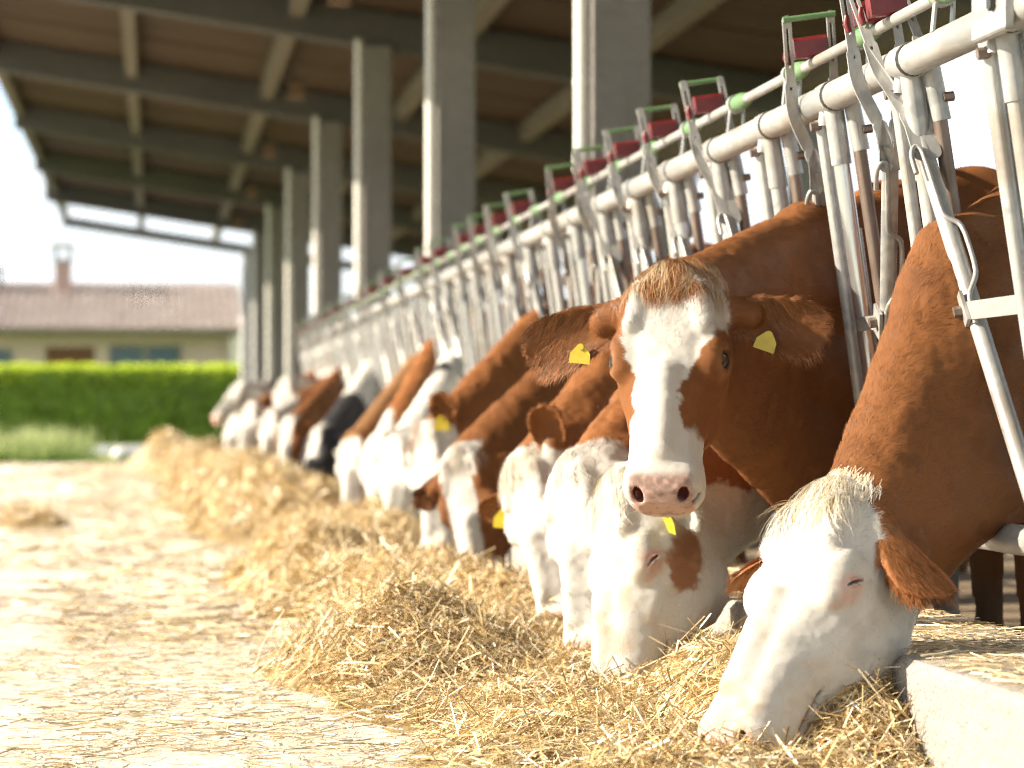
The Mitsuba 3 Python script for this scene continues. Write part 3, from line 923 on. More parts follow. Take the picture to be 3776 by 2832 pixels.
    def zones(s, v):
        """(a, s, u, head distance, nearest ear distance, ear depth coordinate)"""
        p = (v[:, 0], v[:, 1], v[:, 2])
        a, b, u = s.loc(p)
        hd = head_sdf(a, b, u)
        ed = np.full(len(v), 9.0)
        inner = np.zeros(len(v))
        which = np.zeros(len(v))
        al = np.zeros(len(v))
        for E in s.ear:
            d = s.ear_sdf(p, E)
            root, dd, n, t, L, sg, ew = E
            e = (v - root) @ dd
            d = np.where(e < .03, 9, d)
            near = d < ed
            ed = np.where(near, d, ed)
            inner = np.where(near, s_n_dot(s, v, n), inner)
            which = np.where(near, sg, which)
            al = np.where(near, e / L, al)
        return dict(a=a, s=b, u=u, hd=hd, ed=ed, inner=inner, which=which, al=al)


def s_n_dot(s, v, n):
    return s.n @ n if len(v) == len(s.n) else np.zeros(len(v))


RED = np.array([0.162, 0.066, 0.0245])
WHITE = np.array([0.47, 0.46, 0.43])
BLACK = np.array([0.018, 0.018, 0.020])
TAN = np.array([0.20, 0.105, 0.047])


def lerp(a, b, t):
    t = np.asarray(t)[:, None]
    return a * (1 - t) + b * t


def sst(a, b, x):
    t = np.clip((x - a) / (b - a), 0, 1)
    return t * t * (3 - 2 * t)


def n3(v, f, seed):
    return meshkit.fbm(np.asarray(v) * f + 31.7, 3, seed)


def face_details(s, z, c, slit_pink=True, nose=(0.50, 0.335, 0.27), nose_dark=0.4, seed=1):
    """pink lids, nose pad, nostrils, inner ears"""
    a, b, u = z['a'], z['s'], z['u']
    de = np.sqrt((a - EYE_A) ** 2 + (np.abs(b) - EYE_S - .008) ** 2 + (u - EYE_U) ** 2)
    lid = sst(.034, .018, de) * sst(.03, .02, np.abs(z['hd'])) * (.45 if slit_pink else 1)
    c = lerp(c, np.array([0.46, 0.20, 0.155]) if slit_pink else c * 0.35, lid * (.95 if slit_pink else .9))
    if slit_pink:
        tear = sst(.016, .006, np.sqrt(((a - EYE_A - .027) * .6) ** 2 + (np.abs(b) - EYE_S + .004) ** 2 + (u - EYE_U - .002) ** 2))
        c = lerp(c, np.array([0.40, 0.21, 0.16]), tear * .5)
    pad = sst(.446, .466, a + .004 * n3(s.v, 120, 3)) * sst(-.118, -.106, u) * sst(.064, .054, np.abs(b)) * sst(-.010, -.022, u)
    nn = n3(s.v, 90, seed)
    npad = lerp(np.tile(np.array(nose), (len(a), 1)), np.array(nose) * 0.45, sst(.5, .8, nn + .25 * sst(-.05, -.02, u)) * nose_dark * 1.6)
    c = lerp(c, npad, pad)
    dn = np.minimum(np.sqrt((a - .474) ** 2 + (np.abs(b) - .042) ** 2 + ((u + .058) * .9) ** 2), 9)
    c = lerp(c, np.array([0.12, 0.035, 0.03]), sst(.026, .014, dn) * sst(.43, .46, a))
    lip = sst(.006, .002, np.abs(u + .118)) * sst(.34, .37, a) * (z['hd'] < .01)
    c = lerp(c, np.array([0.40, 0.26, 0.21]), lip * .7)
    return c


def cow_parts(cow, key, col, ear_tags=(), fur=None, eyes=True, lock=None, tagsize=.052):
    put('body', trimesh.Trimesh(cow.v, cow.f, process=False), 'coat', key, smooth=True, color=col)
    if eyes:
        for sg in (1, -1):
            m = trimesh.creation.icosphere(2, .0232)
            if cow.slit < .35:
                x, y, zz = cow.frame((.75, -sg * .30, .50), (0, sg * .9, .4))
                va, vb, vu = cow.loc((cow.v[:, 0], cow.v[:, 1], cow.v[:, 2]))
                near = (np.abs(va - EYE_A) < .007) & (np.abs(vu - EYE_U) < .007) & (vb * sg > .05)
                o = cow.v[near][np.argmax(cow.v[near] @ y)] - y * .0015
                arc = [o + x * t * .027 - y * .006 * t * t + zz * .0015 * (1 - t * t) for t in np.linspace(-1, 1, 9)]
                m = trimesh.creation.icosphere(2, 1.0)
                m.vertices = o + (m.vertices * [.024, .0050, .0046]) @ np.array([x, y, zz])
                put('eye', m, 'eye_ball', key, smooth=True)
                lid = []
                for up, rr in ((.0066, .0050), (-.0062, .0042)):
                    pts = [p + zz * up * (1 - .8 * ((i - 4) / 4) ** 2) for i, p in enumerate(arc)]
                    lid.append(tubem(pts, [rr * (.5 + .5 * (1 - abs(i - 4) / 4)) for i in range(9)], 8))
                put('eyelid', lid[0], 'eyelid', key)
                put('eyelid', lid[1], 'eyelid', key)
                continue
            m.apply_translation(cow.w2((EYE_A, sg * (EYE_S - .008), EYE_U + .005)))
            put('eye', m, 'eye_ball', key, smooth=True)
    for sg, along, off, rot, acr in ear_tags:
        E = [e for e in cow.ear if e[5] == sg][0]
        root, d, n, t, L, _, ew = E
        down = np.array([0, 0, -1.0])
        down = unit(down - n * np.dot(down, n) * .7)
        sx = unit(np.cross(down, n))
        down = unit(down + sx * rot)
        sx = unit(np.cross(down, n))
        tt = t if t[2] < 0 else -t
        o = root + d * L * along + n * off + tt * acr
        h = tagsize
        w = h * .52
        out = [(-.30, -.12), (.30, -.12), (.62, .10), (1.0, .34), (1.06, .86), (-1.06, .86), (-1.0, .34), (-.62, .10)]
        P2 = np.array([o + sx * w * x + down * h * y + n * (.004 * math.sin(2 * y)) for x, y in out])
        v = np.vstack([P2, P2 + n * .0022])
        k = len(out)
        f = [[0, i + 1, i] for i in range(1, k - 1)] + [[k, k + i, k + i + 1] for i in range(1, k - 1)]
        for i in range(k):
            j = (i + 1) % k
            f += [[i, j, k + j], [i, k + j, k + i]]
        m = trimesh.Trimesh(v, np.array(f), process=False)
        stud = tubem([o - n * .004, o + n * .007], .0075, 10)
        kk = put('ear_tag', cat_mesh([m, stud]), 'yellow_plastic', key, smooth=20)
        labels[kk] = {'label': 'yellow plastic ear tag'}


def strands(root, nrm, direc, length, width, col, segs=2, droop=0.0, curl=0.0, rng=None, tipcol=1.15, lift=0.25):
    """flat tapered hairs; returns v, f, n, c"""
    N = len(root)
    d = direc - nrm * (direc * nrm).sum(1, keepdims=True)
    d /= np.linalg.norm(d, axis=1, keepdims=True) + 1e-9
    side = np.cross(nrm, d)
    vs, ns, cs = [], [], []
    p = root - nrm * .001
    step = (length / segs)[:, None]
    cur = d + nrm * lift[:, None] if not np.isscalar(lift) else d + nrm * lift
    cur /= np.linalg.norm(cur, axis=1, keepdims=True)
    cl = np.asarray(curl)
    for i in range(segs + 1):
        wv = (width * (1 - i / segs) ** 0.6)[:, None] if i < segs else 0
        cc = col * (1 + (tipcol - 1) * i / segs)
        if i < segs:
            vs += [p - side * wv / 2, p + side * wv / 2]
            ns += [nrm, nrm]
            cs += [cc, cc]
        else:
            vs.append(p)
            ns.append(nrm)
            cs.append(cc)
        p = p + cur * step
        cur = cur - nrm * 0.16 + np.array([0, 0, -1.0]) * droop + (side * cl[:, None] if cl.ndim else side * curl)
        cur /= np.linalg.norm(cur, axis=1, keepdims=True)
    K = 2 * segs + 1
    V = np.stack(vs, 1).reshape(-1, 3)
    Nn = np.stack(ns, 1).reshape(-1, 3)
    C = np.clip(np.stack(cs, 1).reshape(-1, 3), 0, .95)
    i = np.arange(N)[:, None] * K
    F_ = []
    for k in range(segs - 1):
        F_ += [i + [2 * k, 2 * k + 1, 2 * k + 3], i + [2 * k, 2 * k + 3, 2 * k + 2]]
    F_.append(i + [2 * segs - 2, 2 * segs - 1, 2 * segs])
    return V, np.vstack(F_), Nn, C


def coat_hair(cow, key, col, n, rng, keep, length, width, lift=.22):
    """short coat over the visible front of the cow"""
    fc = cow.v[cow.f].mean(1)
    w = cow.fa * keep(fc)
    pick = rng.choice(len(cow.f), n, p=w / w.sum())
    r1, r2 = rng.random(n), rng.random(n)
    sq = np.sqrt(r1)
    bc = np.stack([1 - sq, sq * (1 - r2), sq * r2], 1)
    tri = cow.f[pick]
    P = (cow.v[tri] * bc[..., None]).sum(1)
    N = (cow.n[tri] * bc[..., None]).sum(1)
    N /= np.linalg.norm(N, axis=1, keepdims=True)
    C = (col[tri] * bc[..., None]).sum(1)
    a, b, u = cow.loc((P[:, 0], P[:, 1], P[:, 2]))
    hd = head_sdf(a, b, u)
    # growth: away from a whorl between the eyes on the head, back along the neck elsewhere
    q = np.stack([a - .20, b * 1.0, 0 * a], 1)
    back = (cow.W - P)
    back /= np.linalg.norm(back, axis=1, keepdims=True)
    back[:, 2] -= .45
    radial = q[:, :1] * cow.a + q[:, 1:2] * cow.s * 1.2
    radial /= np.linalg.norm(radial, axis=1, keepdims=True) + 1e-6
    sidew = sst(-.03, -.08, u)
    headflow = radial * (1 - sidew[:, None]) + (cow.a * .75 - cow.u * .5) * sidew[:, None]
    t = (sst(.05, .02, hd) * sst(-.03, .02, a))[:, None]
    D = headflow * t + back * (1 - t)
    for E in cow.ear:
        de = cow.ear_sdf((P[:, 0], P[:, 1], P[:, 2]), E)
        m = ((de < .012) & ((P - E[0]) @ E[1] > .03))[:, None]
        D = np.where(m, E[1] + 0.35 * np.sign(((P - E[0]) @ E[3]))[:, None] * E[3], D)
    sw = np.stack([n3(P, 22, 61 + i) - .5 for i in range(3)], 1) * 1.6 + rng.normal(0, .18, P.shape)
    D = D + sw * .8
    clump = n3(P, 75, 71)
    ln = length(a, b, u, hd, P) * rng.uniform(.6, 1.25, n)
    cc = C * (0.72 + .36 * clump[:, None] + rng.normal(0, .14, (n, 1)))
    v, f, nn, c = strands(P, N, D, ln, np.full(n, width) * rng.uniform(.7, 1.2, n), cc, 2, .02, 0.0, rng, 1.12, lift * rng.uniform(.5, 1.6, n))
    k = put_raw('coat_hair', v, f, nn, c, 'fur', key)
    labels[k] = {'kind': 'stuff'}


def ear_fringe(cow, key, rng, n, col, dark):
    """long hairs at the rim and inside of the ears"""
    out = []
    for E in cow.ear:
        root, d, nrm, t, L, sg, ew = E
        e = rng.uniform(.14, .92, n)
        x = np.where(rng.random(n) < .6, rng.choice([-1, 1], n) * rng.uniform(.55, 1.0, n), rng.uniform(-.9, .9, n))
        w = ew * np.interp(e, [0, .12, .3, .5, .7, .85, .95, 1.0], [.34, .44, .66, .88, 1.0, .92, .62, .15])
        xx = x * w
        cup = (xx / ew) ** 2 * .026 * np.interp(e, [0, .3, .7, 1], [1.5, 1.15, .8, .4]) - .012 + .03 * np.clip(e - .55, 0, 1) ** 1.5
        P = root + d * (e * L)[:, None] + t * xx[:, None] + nrm * (cup + .004)[:, None]
        D = d * rng.uniform(.3, .9, (n, 1)) + np.array([0, 0, -.75]) + t * (np.sign(x) * .15)[:, None] + rng.normal(0, .22, (n, 3))
        N_ = np.tile(nrm, (n, 1)) + t * (-x * .5)[:, None]
        N_ /= np.linalg.norm(N_, axis=1, keepdims=True)
        cc = np.where(rng.random((n, 1)) < .5, col, dark) * rng.uniform(.6, 1.35, (n, 1))
        nb = n // 2
        Pb = root + d * (e[:nb] * L)[:, None] + t * (xx[:nb] * .95)[:, None] + nrm * (cup[:nb] - .007)[:, None]
        Nb = np.tile(-nrm, (nb, 1)) + t * (x[:nb] * .4)[:, None]
        Nb /= np.linalg.norm(Nb, axis=1, keepdims=True)
        out.append(strands(Pb, Nb, d + t * (x[:nb] * .3)[:, None] + np.array([0, 0, -.3]) + rng.normal(0, .25, (nb, 3)), rng.uniform(.014, .034, nb), np.full(nb, .0015), (col * .6 + dark * .4) * rng.uniform(.6, 1.5, (nb, 1)), 3, .05, rng.normal(0, .05, nb), rng, 1.25, .45))
        out.append(strands(P, N_, D, rng.uniform(.014, .046, n), np.full(n, .0016), cc, 3, .16, rng.normal(0, .05, n), rng, 1.25, .35))
    join(out, 'ear_fringe', key)


def join(out, name, key):
    o = 0
    fs = []
    for v, f, n, c in out:
        fs.append(f + o)
        o += len(v)
    k = put_raw(name, np.vstack([x[0] for x in out]), np.vstack(fs), np.vstack([x[2] for x in out]), np.vstack([x[3] for x in out]), 'fur', key)
    labels[k] = {'kind': 'stuff'}


def forelock(cow, key, rng, n, cols, a0=(-.035, .045), length=(.07, .13), spread=.062, fwd=1.0, wav=.10):
    """tousled tuft between the ears that falls over the forehead, in clumps"""
    nc = max(6, n // 34)
    ca, cs_ = rng.uniform(*a0, nc), rng.uniform(-spread, spread, nc)
    cd = rng.normal(0, .28, (nc, 2))
    cl = rng.uniform(*length, nc)
    cc = np.array([cols[i] for i in rng.choice(len(cols), nc)])
    va, vb, vu = cow.loc((cow.v[:, 0], cow.v[:, 1], cow.v[:, 2]))
    ok = np.where((va > a0[0] - .02) & (va < a0[1] + .02) & (np.abs(vb) < spread + .015) & (vu > -.075) & (cow.n @ (cow.u - cow.a * .6) > .25))[0]
    w = rng.integers(0, nc, n)
    tr = scipy.spatial.cKDTree(np.stack([va[ok], vb[ok]], 1))
    pick = ok[tr.query(np.stack([ca[w] + rng.normal(0, .010, n), cs_[w] + rng.normal(0, .009, n)], 1))[1]]
    P = cow.v[pick] + rng.normal(0, .0015, (n, 3))
    b = vb[pick]
    N_ = cow.n[pick] + rng.normal(0, .05, (n, 3))
    N_ /= np.linalg.norm(N_, axis=1, keepdims=True)
    D = cow.a * fwd + cow.s * (cd[w, :1] + (b * 3.5)[:, None]) + rng.normal(0, .07, (n, 3)) + cow.u * cd[w, 1:] * .25
    V = strands(P, N_, D, cl[w] * rng.uniform(.35, 1.15, n), np.full(n, .0014), cc[w] * rng.uniform(.8, 1.15, (n, 1)), 6, .15, rng.normal(0, .05, n) + cd[w, 0] * wav * 1.6, rng, 1.1, .24)
    join([V], 'forelock', key)


def brush(cow, key, name, rng, P, D, length, width, col, lift=.6, droop=.0):
    n = len(P)
    N_ = np.tile(unit([-0.3, -.8, .4]), (n, 1)) + rng.normal(0, .2, (n, 3))
    N_ /= np.linalg.norm(N_, axis=1, keepdims=True)
    join([strands(P, N_, D, length, np.full(n, width), np.tile(col, (n, 1)), 3, droop, rng.normal(0, .05, n), rng, 1.1, 0.0)], name, key)
# ------------------------------------------------------------------ the cows
GROUP = 'cows feeding in a row along the fence'
crng = np.random.default_rng(77)
DARKRED = RED * 0.55


def head_mask(z, thr=.03):
    return (z['hd'] < thr) & (z['a'] > -.03)


def dirt(s, c):
    """grey brown stable dirt low on the legs and belly"""
    t = sst(.46, .10, s.v[:, 2]) * sst(.35, .6, n3(s.v, 9, 14)) * (s.v[:, 0] > 1.75)
    return lerp(c, np.array([.10, .075, .05]), t * .9)


def ears_col(z, c, col, inner=None):
    m = sst(.014, .006, z['ed']) * sst(.02, .10, z['al'])
    c = lerp(c, col, m)
    return c


# --- cow in front, right: brown neck, white head, cream forelock
cow1 = Cow(P=(1.295, 5.64, .530), M=(.985, 5.39, .100), un=(-.85, -.44, .22), crest=(1.60, 5.95, 1.0), throat=(1.63, 5.80, .53), W=(2.08, 6.28, 1.29), bd=(.93, .32),
           brisket=(1.98, 6.02, .56), hf=.0048, ears=[(.487, -.561, -.65, -.44, .556, -.6, .185, .076, 1), (-.537, .568, -.5, -.06, -.5, -.7, .19, .062, 1)], scale=1.155, neckfat=1.06, slit=.28, wid=1.07).build(1.0)
z = cow1.zones(cow1.v)
edge = .12 * (n3(cow1.v, 26, 4) - .5)
bnd = np.interp(z['u'], [-.24, -.20, -.15, -.10, -.05, 0, .05], [.06, .075, .11, .135, .075, -.02, -.05]) + edge * .35
c1 = lerp(np.tile(RED, (len(z['a']), 1)), WHITE, sst(-.006, .006, z['a'] - bnd) * head_mask(z, .05))
c1 = ears_col(z, c1, RED * 1.45)
c1 = c1 * (1 - .25 * sst(.45, .8, n3(cow1.v, 14, 9))[:, None])
c1 = lerp(c1, np.array([.36, .27, .17]), .55 * sst(.50, .78, n3(cow1.v, 15, 12)) * head_mask(z) * (.35 + sst(.2, .42, z['a'])))
c1 = dirt(cow1, face_details(cow1, z, c1, True, (0.62, .40, .33), .3))
K1 = tag(number('cow'), 'brown cow nearest the camera, white head with cream forelock lowered into the straw', 'cow', GROUP)
cow_parts(cow1, K1, c1, ear_tags=())
coat_hair(cow1, K1, c1, 150000, crng, lambda p: np.where((p[:, 0] < 2.1) & (p[:, 2] > .05), 1.0 + 0.6 * (p[:, 2] > .5), .0), lambda a, b, u, hd, P: np.where((hd < .03) & (a > .0), .009 + .008 * sst(.22, .05, a), .016), .0013)
ear_fringe(cow1, K1, crng, 3200, RED * 2.2, RED * .8)
forelock(cow1, K1, crng, 6500, [WHITE * [1.3, 1.22, 1.03], WHITE * [1.2, 1.06, .82], WHITE * 1.35, WHITE * [1.05, .88, .64]], a0=(-.035, .055), length=(.07, .125), spread=.050)


def lashes(cow, key, sg, col, n=70):
    """pale lashes along a lowered lid"""
    x, y, zz = cow.frame((.75, -sg * .30, .50), (0, sg * .9, .4))
    va, vb, vu = cow.loc((cow.v[:, 0], cow.v[:, 1], cow.v[:, 2]))
    near = (np.abs(va - EYE_A) < .007) & (np.abs(vu - EYE_U) < .007) & (vb * sg > .05)
    o = cow.v[near][np.argmax(cow.v[near] @ y)] - y * .0015
    dn = zz if zz[2] < 0 else -zz
    t = crng.uniform(-.85, .9, n)[:, None]
    P = o + x * t * .026 - y * .006 * t * t - dn * .0058 * (1 - t * t) + y * .002
    D = y * .5 + dn * .9 + x * t * .3 + crng.normal(0, .1, (n, 3))
    join([strands(P, np.tile(y, (n, 1)), D, crng.uniform(.010, .016, n), np.full(n, .0009), np.tile(col, (n, 1)), 3, .0, 0.0, crng, 1.1, .5)], 'eyelash', key)


lashes(cow1, K1, 1, WHITE)

# --- cow that looks into the camera
cow2 = Cow(P=(1.120, 6.46, .986), M=(1.052, 6.245, .562), un=(-.30, -.82, .45), crest=(1.535, 6.99, 1.105), throat=(1.60, 7.12, .43), W=(2.05, 7.35, 1.25), bd=(.96, .10),
           brisket=(1.86, 7.25, .50), hf=.0045, ears=[(.20, 1.0, -.22, .42, -.25, .9, .255, .064), (.34, 1.0, -.22, .45, -.1, .9, .265, .066)], scale=1.05, neckfat=1.12, slit=1.55, wid=1.10).build(1.0)
z = cow2.zones(cow2.v)
a, b, u = z['a'], z['s'], z['u']
e1 = .030 * (n3(cow2.v, 34, 21) - .5) + .010 * (n3(cow2.v, 110, 22) - .5)
left = np.interp(a, [-.05, .02, .06, .12, .165, .20, .26, .32, .36, .40, .5], [.035, .075, .108, .104, .078, .060, .036, .030, .044, .075, .12])      # cow's left (right in view)
right = np.interp(a, [-.05, .02, .06, .12, .165, .20, .26, .32, .36, .40, .5], [.030, .055, .078, .084, .080, .068, .056, .058, .066, .085, .12])
blaze = np.where(b > 0, left - b, right + b) + e1
side = sst(-.16, -.13, u + e1) * (a < .34) + (a >= .34) * sst(-.02, .02, a - .36 + e1 + .0 * u)
w2 = sst(-.003, .003, blaze) * np.where(a < .34, sst(-.115, -.095, u), 1) * sst(-.012, .012, a - .030 + e1) * head_mask(z, .03)
low = sst(.345, .365, a + e1) * head_mask(z)
w2 = np.maximum(w2, low)
c2 = lerp(np.tile(RED, (len(a), 1)) * (.86 + .3 * n3(cow2.v, 16, 6))[:, None], WHITE * (.95 + .08 * n3(cow2.v, 60, 7))[:, None], w2)
c2 = ears_col(z, c2, RED * .9)
ringm = sst(.05, .03, np.sqrt((a - EYE_A) ** 2 + (np.abs(b) - EYE_S) ** 2 + (u - EYE_U) ** 2)) * (1 - w2)
c2 = lerp(c2, np.array([.40, .21, .11]), ringm * .35)
c2 = dirt(cow2, face_details(cow2, z, c2, False, (0.40, .275, .235), .45, 5))
K2 = tag(number('cow'), 'brown cow with white blaze and two yellow ear tags looking into the camera', 'cow', GROUP)
cow_parts(cow2, K2, c2, ear_tags=((1, .50, .022, .35, .028), (-1, .52, .022, .1, .030)), tagsize=.043)
coat_hair(cow2, K2, c2, 170000, crng, lambda p: np.where((p[:, 0] < 2.0), 1.0 + 1.2 * (p[:, 1] < 6.75), .0), lambda a, b, u, hd, P: np.where((hd < .03) & (a > .0), .0065 + .011 * sst(.24, .08, a), .016), .0013)
ear_fringe(cow2, K2, crng, 2600, RED * 1.35, RED * .5)
forelock(cow2, K2, crng, 5000, [RED * 1.4, RED * 1.0, RED * 1.9, WHITE * [1.1, .92, .66], WHITE * [.9, .66, .42]], a0=(-.06, .035), length=(.05, .10), spread=.085)
forelock(cow2, K2, crng, 60, [RED * 1.2, RED * .8], a0=(-.045, .0), length=(.05, .09), spread=.05, fwd=.1, wav=.5)
n = 90
P = np.array([cow2.w2((crng.uniform(.41, .485), crng.uniform(-.058, .058), crng.uniform(-.165, -.112))) for _ in range(n)])
D = np.tile(cow2.a, (n, 1)) * .7 - cow2.u * .5 + ((P - cow2.w2((.4, 0, -.1))) @ cow2.s)[:, None] * cow2.s * 14 + crng.normal(0, .25, (n, 3))
brush(cow2, K2, 'whisker', crng, P, D, crng.uniform(.02, .055, n), .0009, WHITE * [.95, .9, .8])

# --- white headed cow with a brown patch beside the eye
cow3 = Cow(P=(1.095, 7.05, .528), M=(1.015, 6.90, .045), un=(-.95, -.30, .10), crest=(1.56, 7.72, .98), throat=(1.60, 7.55, .47), W=(2.0, 8.0, 1.27), bd=(.96, .1),
           hf=.0055, ears=[(.40, .85, -.25, .6, 0, .6, .15, .045), (.05, 1.0, -.2, .6, 0, .6, .19)], scale=1.16, slit=.3, wid=1.04).build(.8)
z = cow3.zones(cow3.v)
a, b, u = z['a'], z['s'], z['u']
e1 = .05 * (n3(cow3.v, 24, 31) - .5) + .02 * (n3(cow3.v, 90, 32) - .5)
body = np.clip(sst(-.01, .01, cow3.v[:, 2] - .50 + .28 * (cow3.v[:, 0] - 1.25) * 0 + e1 * 2.0), 0, 1) * (1 - head_mask(z, .03)) * (cow3.v[:, 0] > 1.18)
patch = sst(.006, -.006, np.sqrt(((a - .17) / 1.5) ** 2 + ((u + .118) / 1.0) ** 2) - .044 + e1 * .8) * (b > 0)
c3 = lerp(np.tile(WHITE, (len(a), 1)), RED * 1.25, np.maximum(body, patch * .92))
c3 = lerp(c3, np.array([.38, .27, .16]), .5 * sst(.50, .78, n3(cow3.v, 16, 12)) * (a > .1))
c3 = ears_col(z, c3, WHITE * .9)
c3 = dirt(cow3, face_details(cow3, z, c3, True, (0.66, .46, .38), .2))
K3 = tag(number('cow'), 'white faced cow with brown patch behind its pink eye, feeding below the looking cow', 'cow', GROUP)
cow_parts(cow3, K3, c3, ear_tags=((1, .45, .03, .2, .0),))
coat_hair(cow3, K3, c3, 70000, crng, lambda p: np.where((p[:, 0] < 1.6), 1.0, .0), lambda a, b, u, hd, P: np.where((hd < .03) & (a > .0), .010 + .010 * sst(.22, .05, a), .016), .0015)
forelock(cow3, K3, crng, 4200, [WHITE * [1.3, 1.22, 1.05], WHITE * [1.2, 1.08, .88], WHITE * 1.3], a0=(-.05, .09), length=(.05, .09), spread=.075)
lashes(cow3, K3, 1, WHITE)


# --- the cows further along the row
def coat_cols(cow, z, kind, sd):
    a, b, u = z['a'], z['s'], z['u']
    e = .06 * (n3(cow.v, 18, sd) - .5)
    n_ = len(a)
    hm = head_mask(z, .035)
    big = n3(cow.v, 2.3, sd + 3)
    if kind == 'white':                      # white head and neck front, red body
        m = sst(-.02, .02, cow.v[:, 0] - 1.25 + e) * (1 - hm)
        c = lerp(np.tile(WHITE, (n_, 1)), RED * 1.2, m)
    elif kind == 'whitehead':
        c = lerp(np.tile(RED * 1.15, (n_, 1)), WHITE, sst(-.06, -.02, a + e) * sst(.05, .03, z['hd']))
    elif kind == 'redwhiteface':             # red neck, white face
        bnd = np.interp(u, [-.24, -.15, -.10, -.03, .05], [.16, .20, .13, .0, -.03])
        c = lerp(np.tile(RED * 1.15, (n_, 1)), WHITE, sst(-.008, .008, a - bnd + e) * hm)
    elif kind == 'redcheek':                 # white blaze, red cheek on its left
        w = np.maximum(sst(-.005, .005, .055 + .02 * (a < .1) - np.abs(b + .012) + e * .4), sst(.36, .38, a) * (u > -.12)) * hm
        c = lerp(np.tile(RED * .9, (n_, 1)), WHITE, w)
    elif kind == 'holstein':
        m = sst(.50, .54, big + e * .5)
        m = np.maximum(m, sst(-.01, .01, np.abs(b) - .045 + e * .4) * hm)
        c = lerp(np.tile(WHITE * .95, (n_, 1)), BLACK * 1.5, m)
    elif kind == 'whitespot':                # white neck with black spots
        m = sst(.60, .64, n3(cow.v, 4.5, sd) + e * .3) * (1 - hm)
        c = lerp(np.tile(WHITE, (n_, 1)), BLACK * 1.5, m)
    elif kind == 'tan':
        w = sst(-.01, .01, a - .05 + e) * hm
        c = lerp(np.tile(TAN, (n_, 1)), WHITE, w)
    else:                                    # grey white
        m = sst(.52, .56, big) * (1 - hm)
        c = lerp(np.tile(WHITE * .85, (n_, 1)), RED if kind == 'greyred' else BLACK * 1.5, m)
    return c


EUP = (-.85, .55, .10, .2, .8, .5, .19, .055)
EUPW = (-.28, -.30, .9, -.35, -.9, -.2, .20, .058, 1)
EOUT = (-.05, .9, -.45, .6, 0, .7, .17, .05)
EDROP = (.45, .85, -.1, .5, .1, .8, .18, .052)
FAR = [
    # P, M, un, crossing Y, kind, ear colour, ears, tags, label
    ((1.065, 7.62, .56), (1.03, 7.44, .09), (-.82, -.5, .15), 8.42, 'whitehead', WHITE, EOUT, EOUT, (), 'all white curly head between the patched cow and a tagged brown eared cow'),
    ((1.07, 8.74, .555), (1.115, 8.57, .10), (-.78, -.60, .12), 9.42, 'redwhiteface', RED * 1.1, EUPW, (.30, .95, -.05, .45, -.5, .75, .18, .05), ((-1, .5, .03, .1, .02),), 'white faced cow with one brown ear raised and a yellow tag in the other'),
    ((1.06, 10.42, .55), (1.09, 10.28, .13), (-.55, -.8, .2), 10.86, 'redcheek', DARKRED * .8, EOUT, EDROP, (), 'white blazed cow with brown cheek and dark ear, in front of brown necks'),
    ((1.06, 11.75, .63), (1.05, 11.58, .15), (-.75, -.62, .15), 12.28, 'redwhiteface', RED * 1.1, EUPW, EOUT, ((1, .5, .03, .0, .01),), 'brown necked cow with upright brown ear carrying a yellow tag and white muzzle'),
    ((1.14, 14.2, .56), (1.09, 14.05, .15), (-.7, -.68, .2), 15.75, 'whitespot', WHITE * .9, EOUT, EOUT, (), 'white cow with bright white neck and small black neck patches'),
    ((1.17, 15.7, .56), (1.12, 15.5, .18), (-.6, -.75, .2), 16.9, 'white', WHITE * .9, EOUT, EOUT, (), 'white headed cow half hidden just left of the white necked cow'),
    ((1.115, 16.8, .57), (1.05, 16.6, .19), (-.65, -.72, .2), 18.0, 'tan', WHITE * .9, EOUT, EOUT, (), 'tan necked cow with narrow white face and pale ear'),
    ((1.10, 19.9, .58), (.96, 19.7, .2), (-.7, -.68, .2), 21.8, 'holstein', BLACK * 1.5, EOUT, EOUT, ((1, .5, .03, .0, .01),), 'black and white cow with yellow ear tag between brown and white cows'),
    ((1.06, 23.6, .64), (.98, 23.4, .22), (-.6, -.75, .2), 25.4, 'redcheek', RED, EOUT, EOUT, (), 'red and white cow just beyond the black and white cow'),
    ((1.02, 26.0, .70), (.90, 25.8, .22), (-.6, -.75, .2), 27.0, 'white', WHITE, EOUT, EOUT, (), 'far white faced cow second before the end group'),
    ((.93, 28.4, .78), (.76, 28.2, .26), (-.7, -.68, .2), 29.2, 'redwhiteface', RED, EOUT, EOUT, (), 'far brown necked cow with white face, third from the far end'),
    ((1.20, 27.4, 1.0), (1.08, 27.1, .56), (-.6, -.75, .3), 28.1, 'greyred', WHITE * .9, EOUT, EOUT, (), 'far pale cow with raised head standing above its feeding neighbours'),
    ((.82, 29.9, .66), (.66, 29.7, .24), (-.7, -.68, .2), 30.4, 'white', WHITE * .9, EOUT, EOUT, (), 'far white cow second from the far end of the row'),
    ((.92, 30.8, 1.0), (.58, 30.6, .66), (-.6, -.5, .62), 31.1, 'grey', WHITE * .8, EOUT, EOUT, (), 'leftmost pale grey cow stretching its head out at the far end of the row'),
]
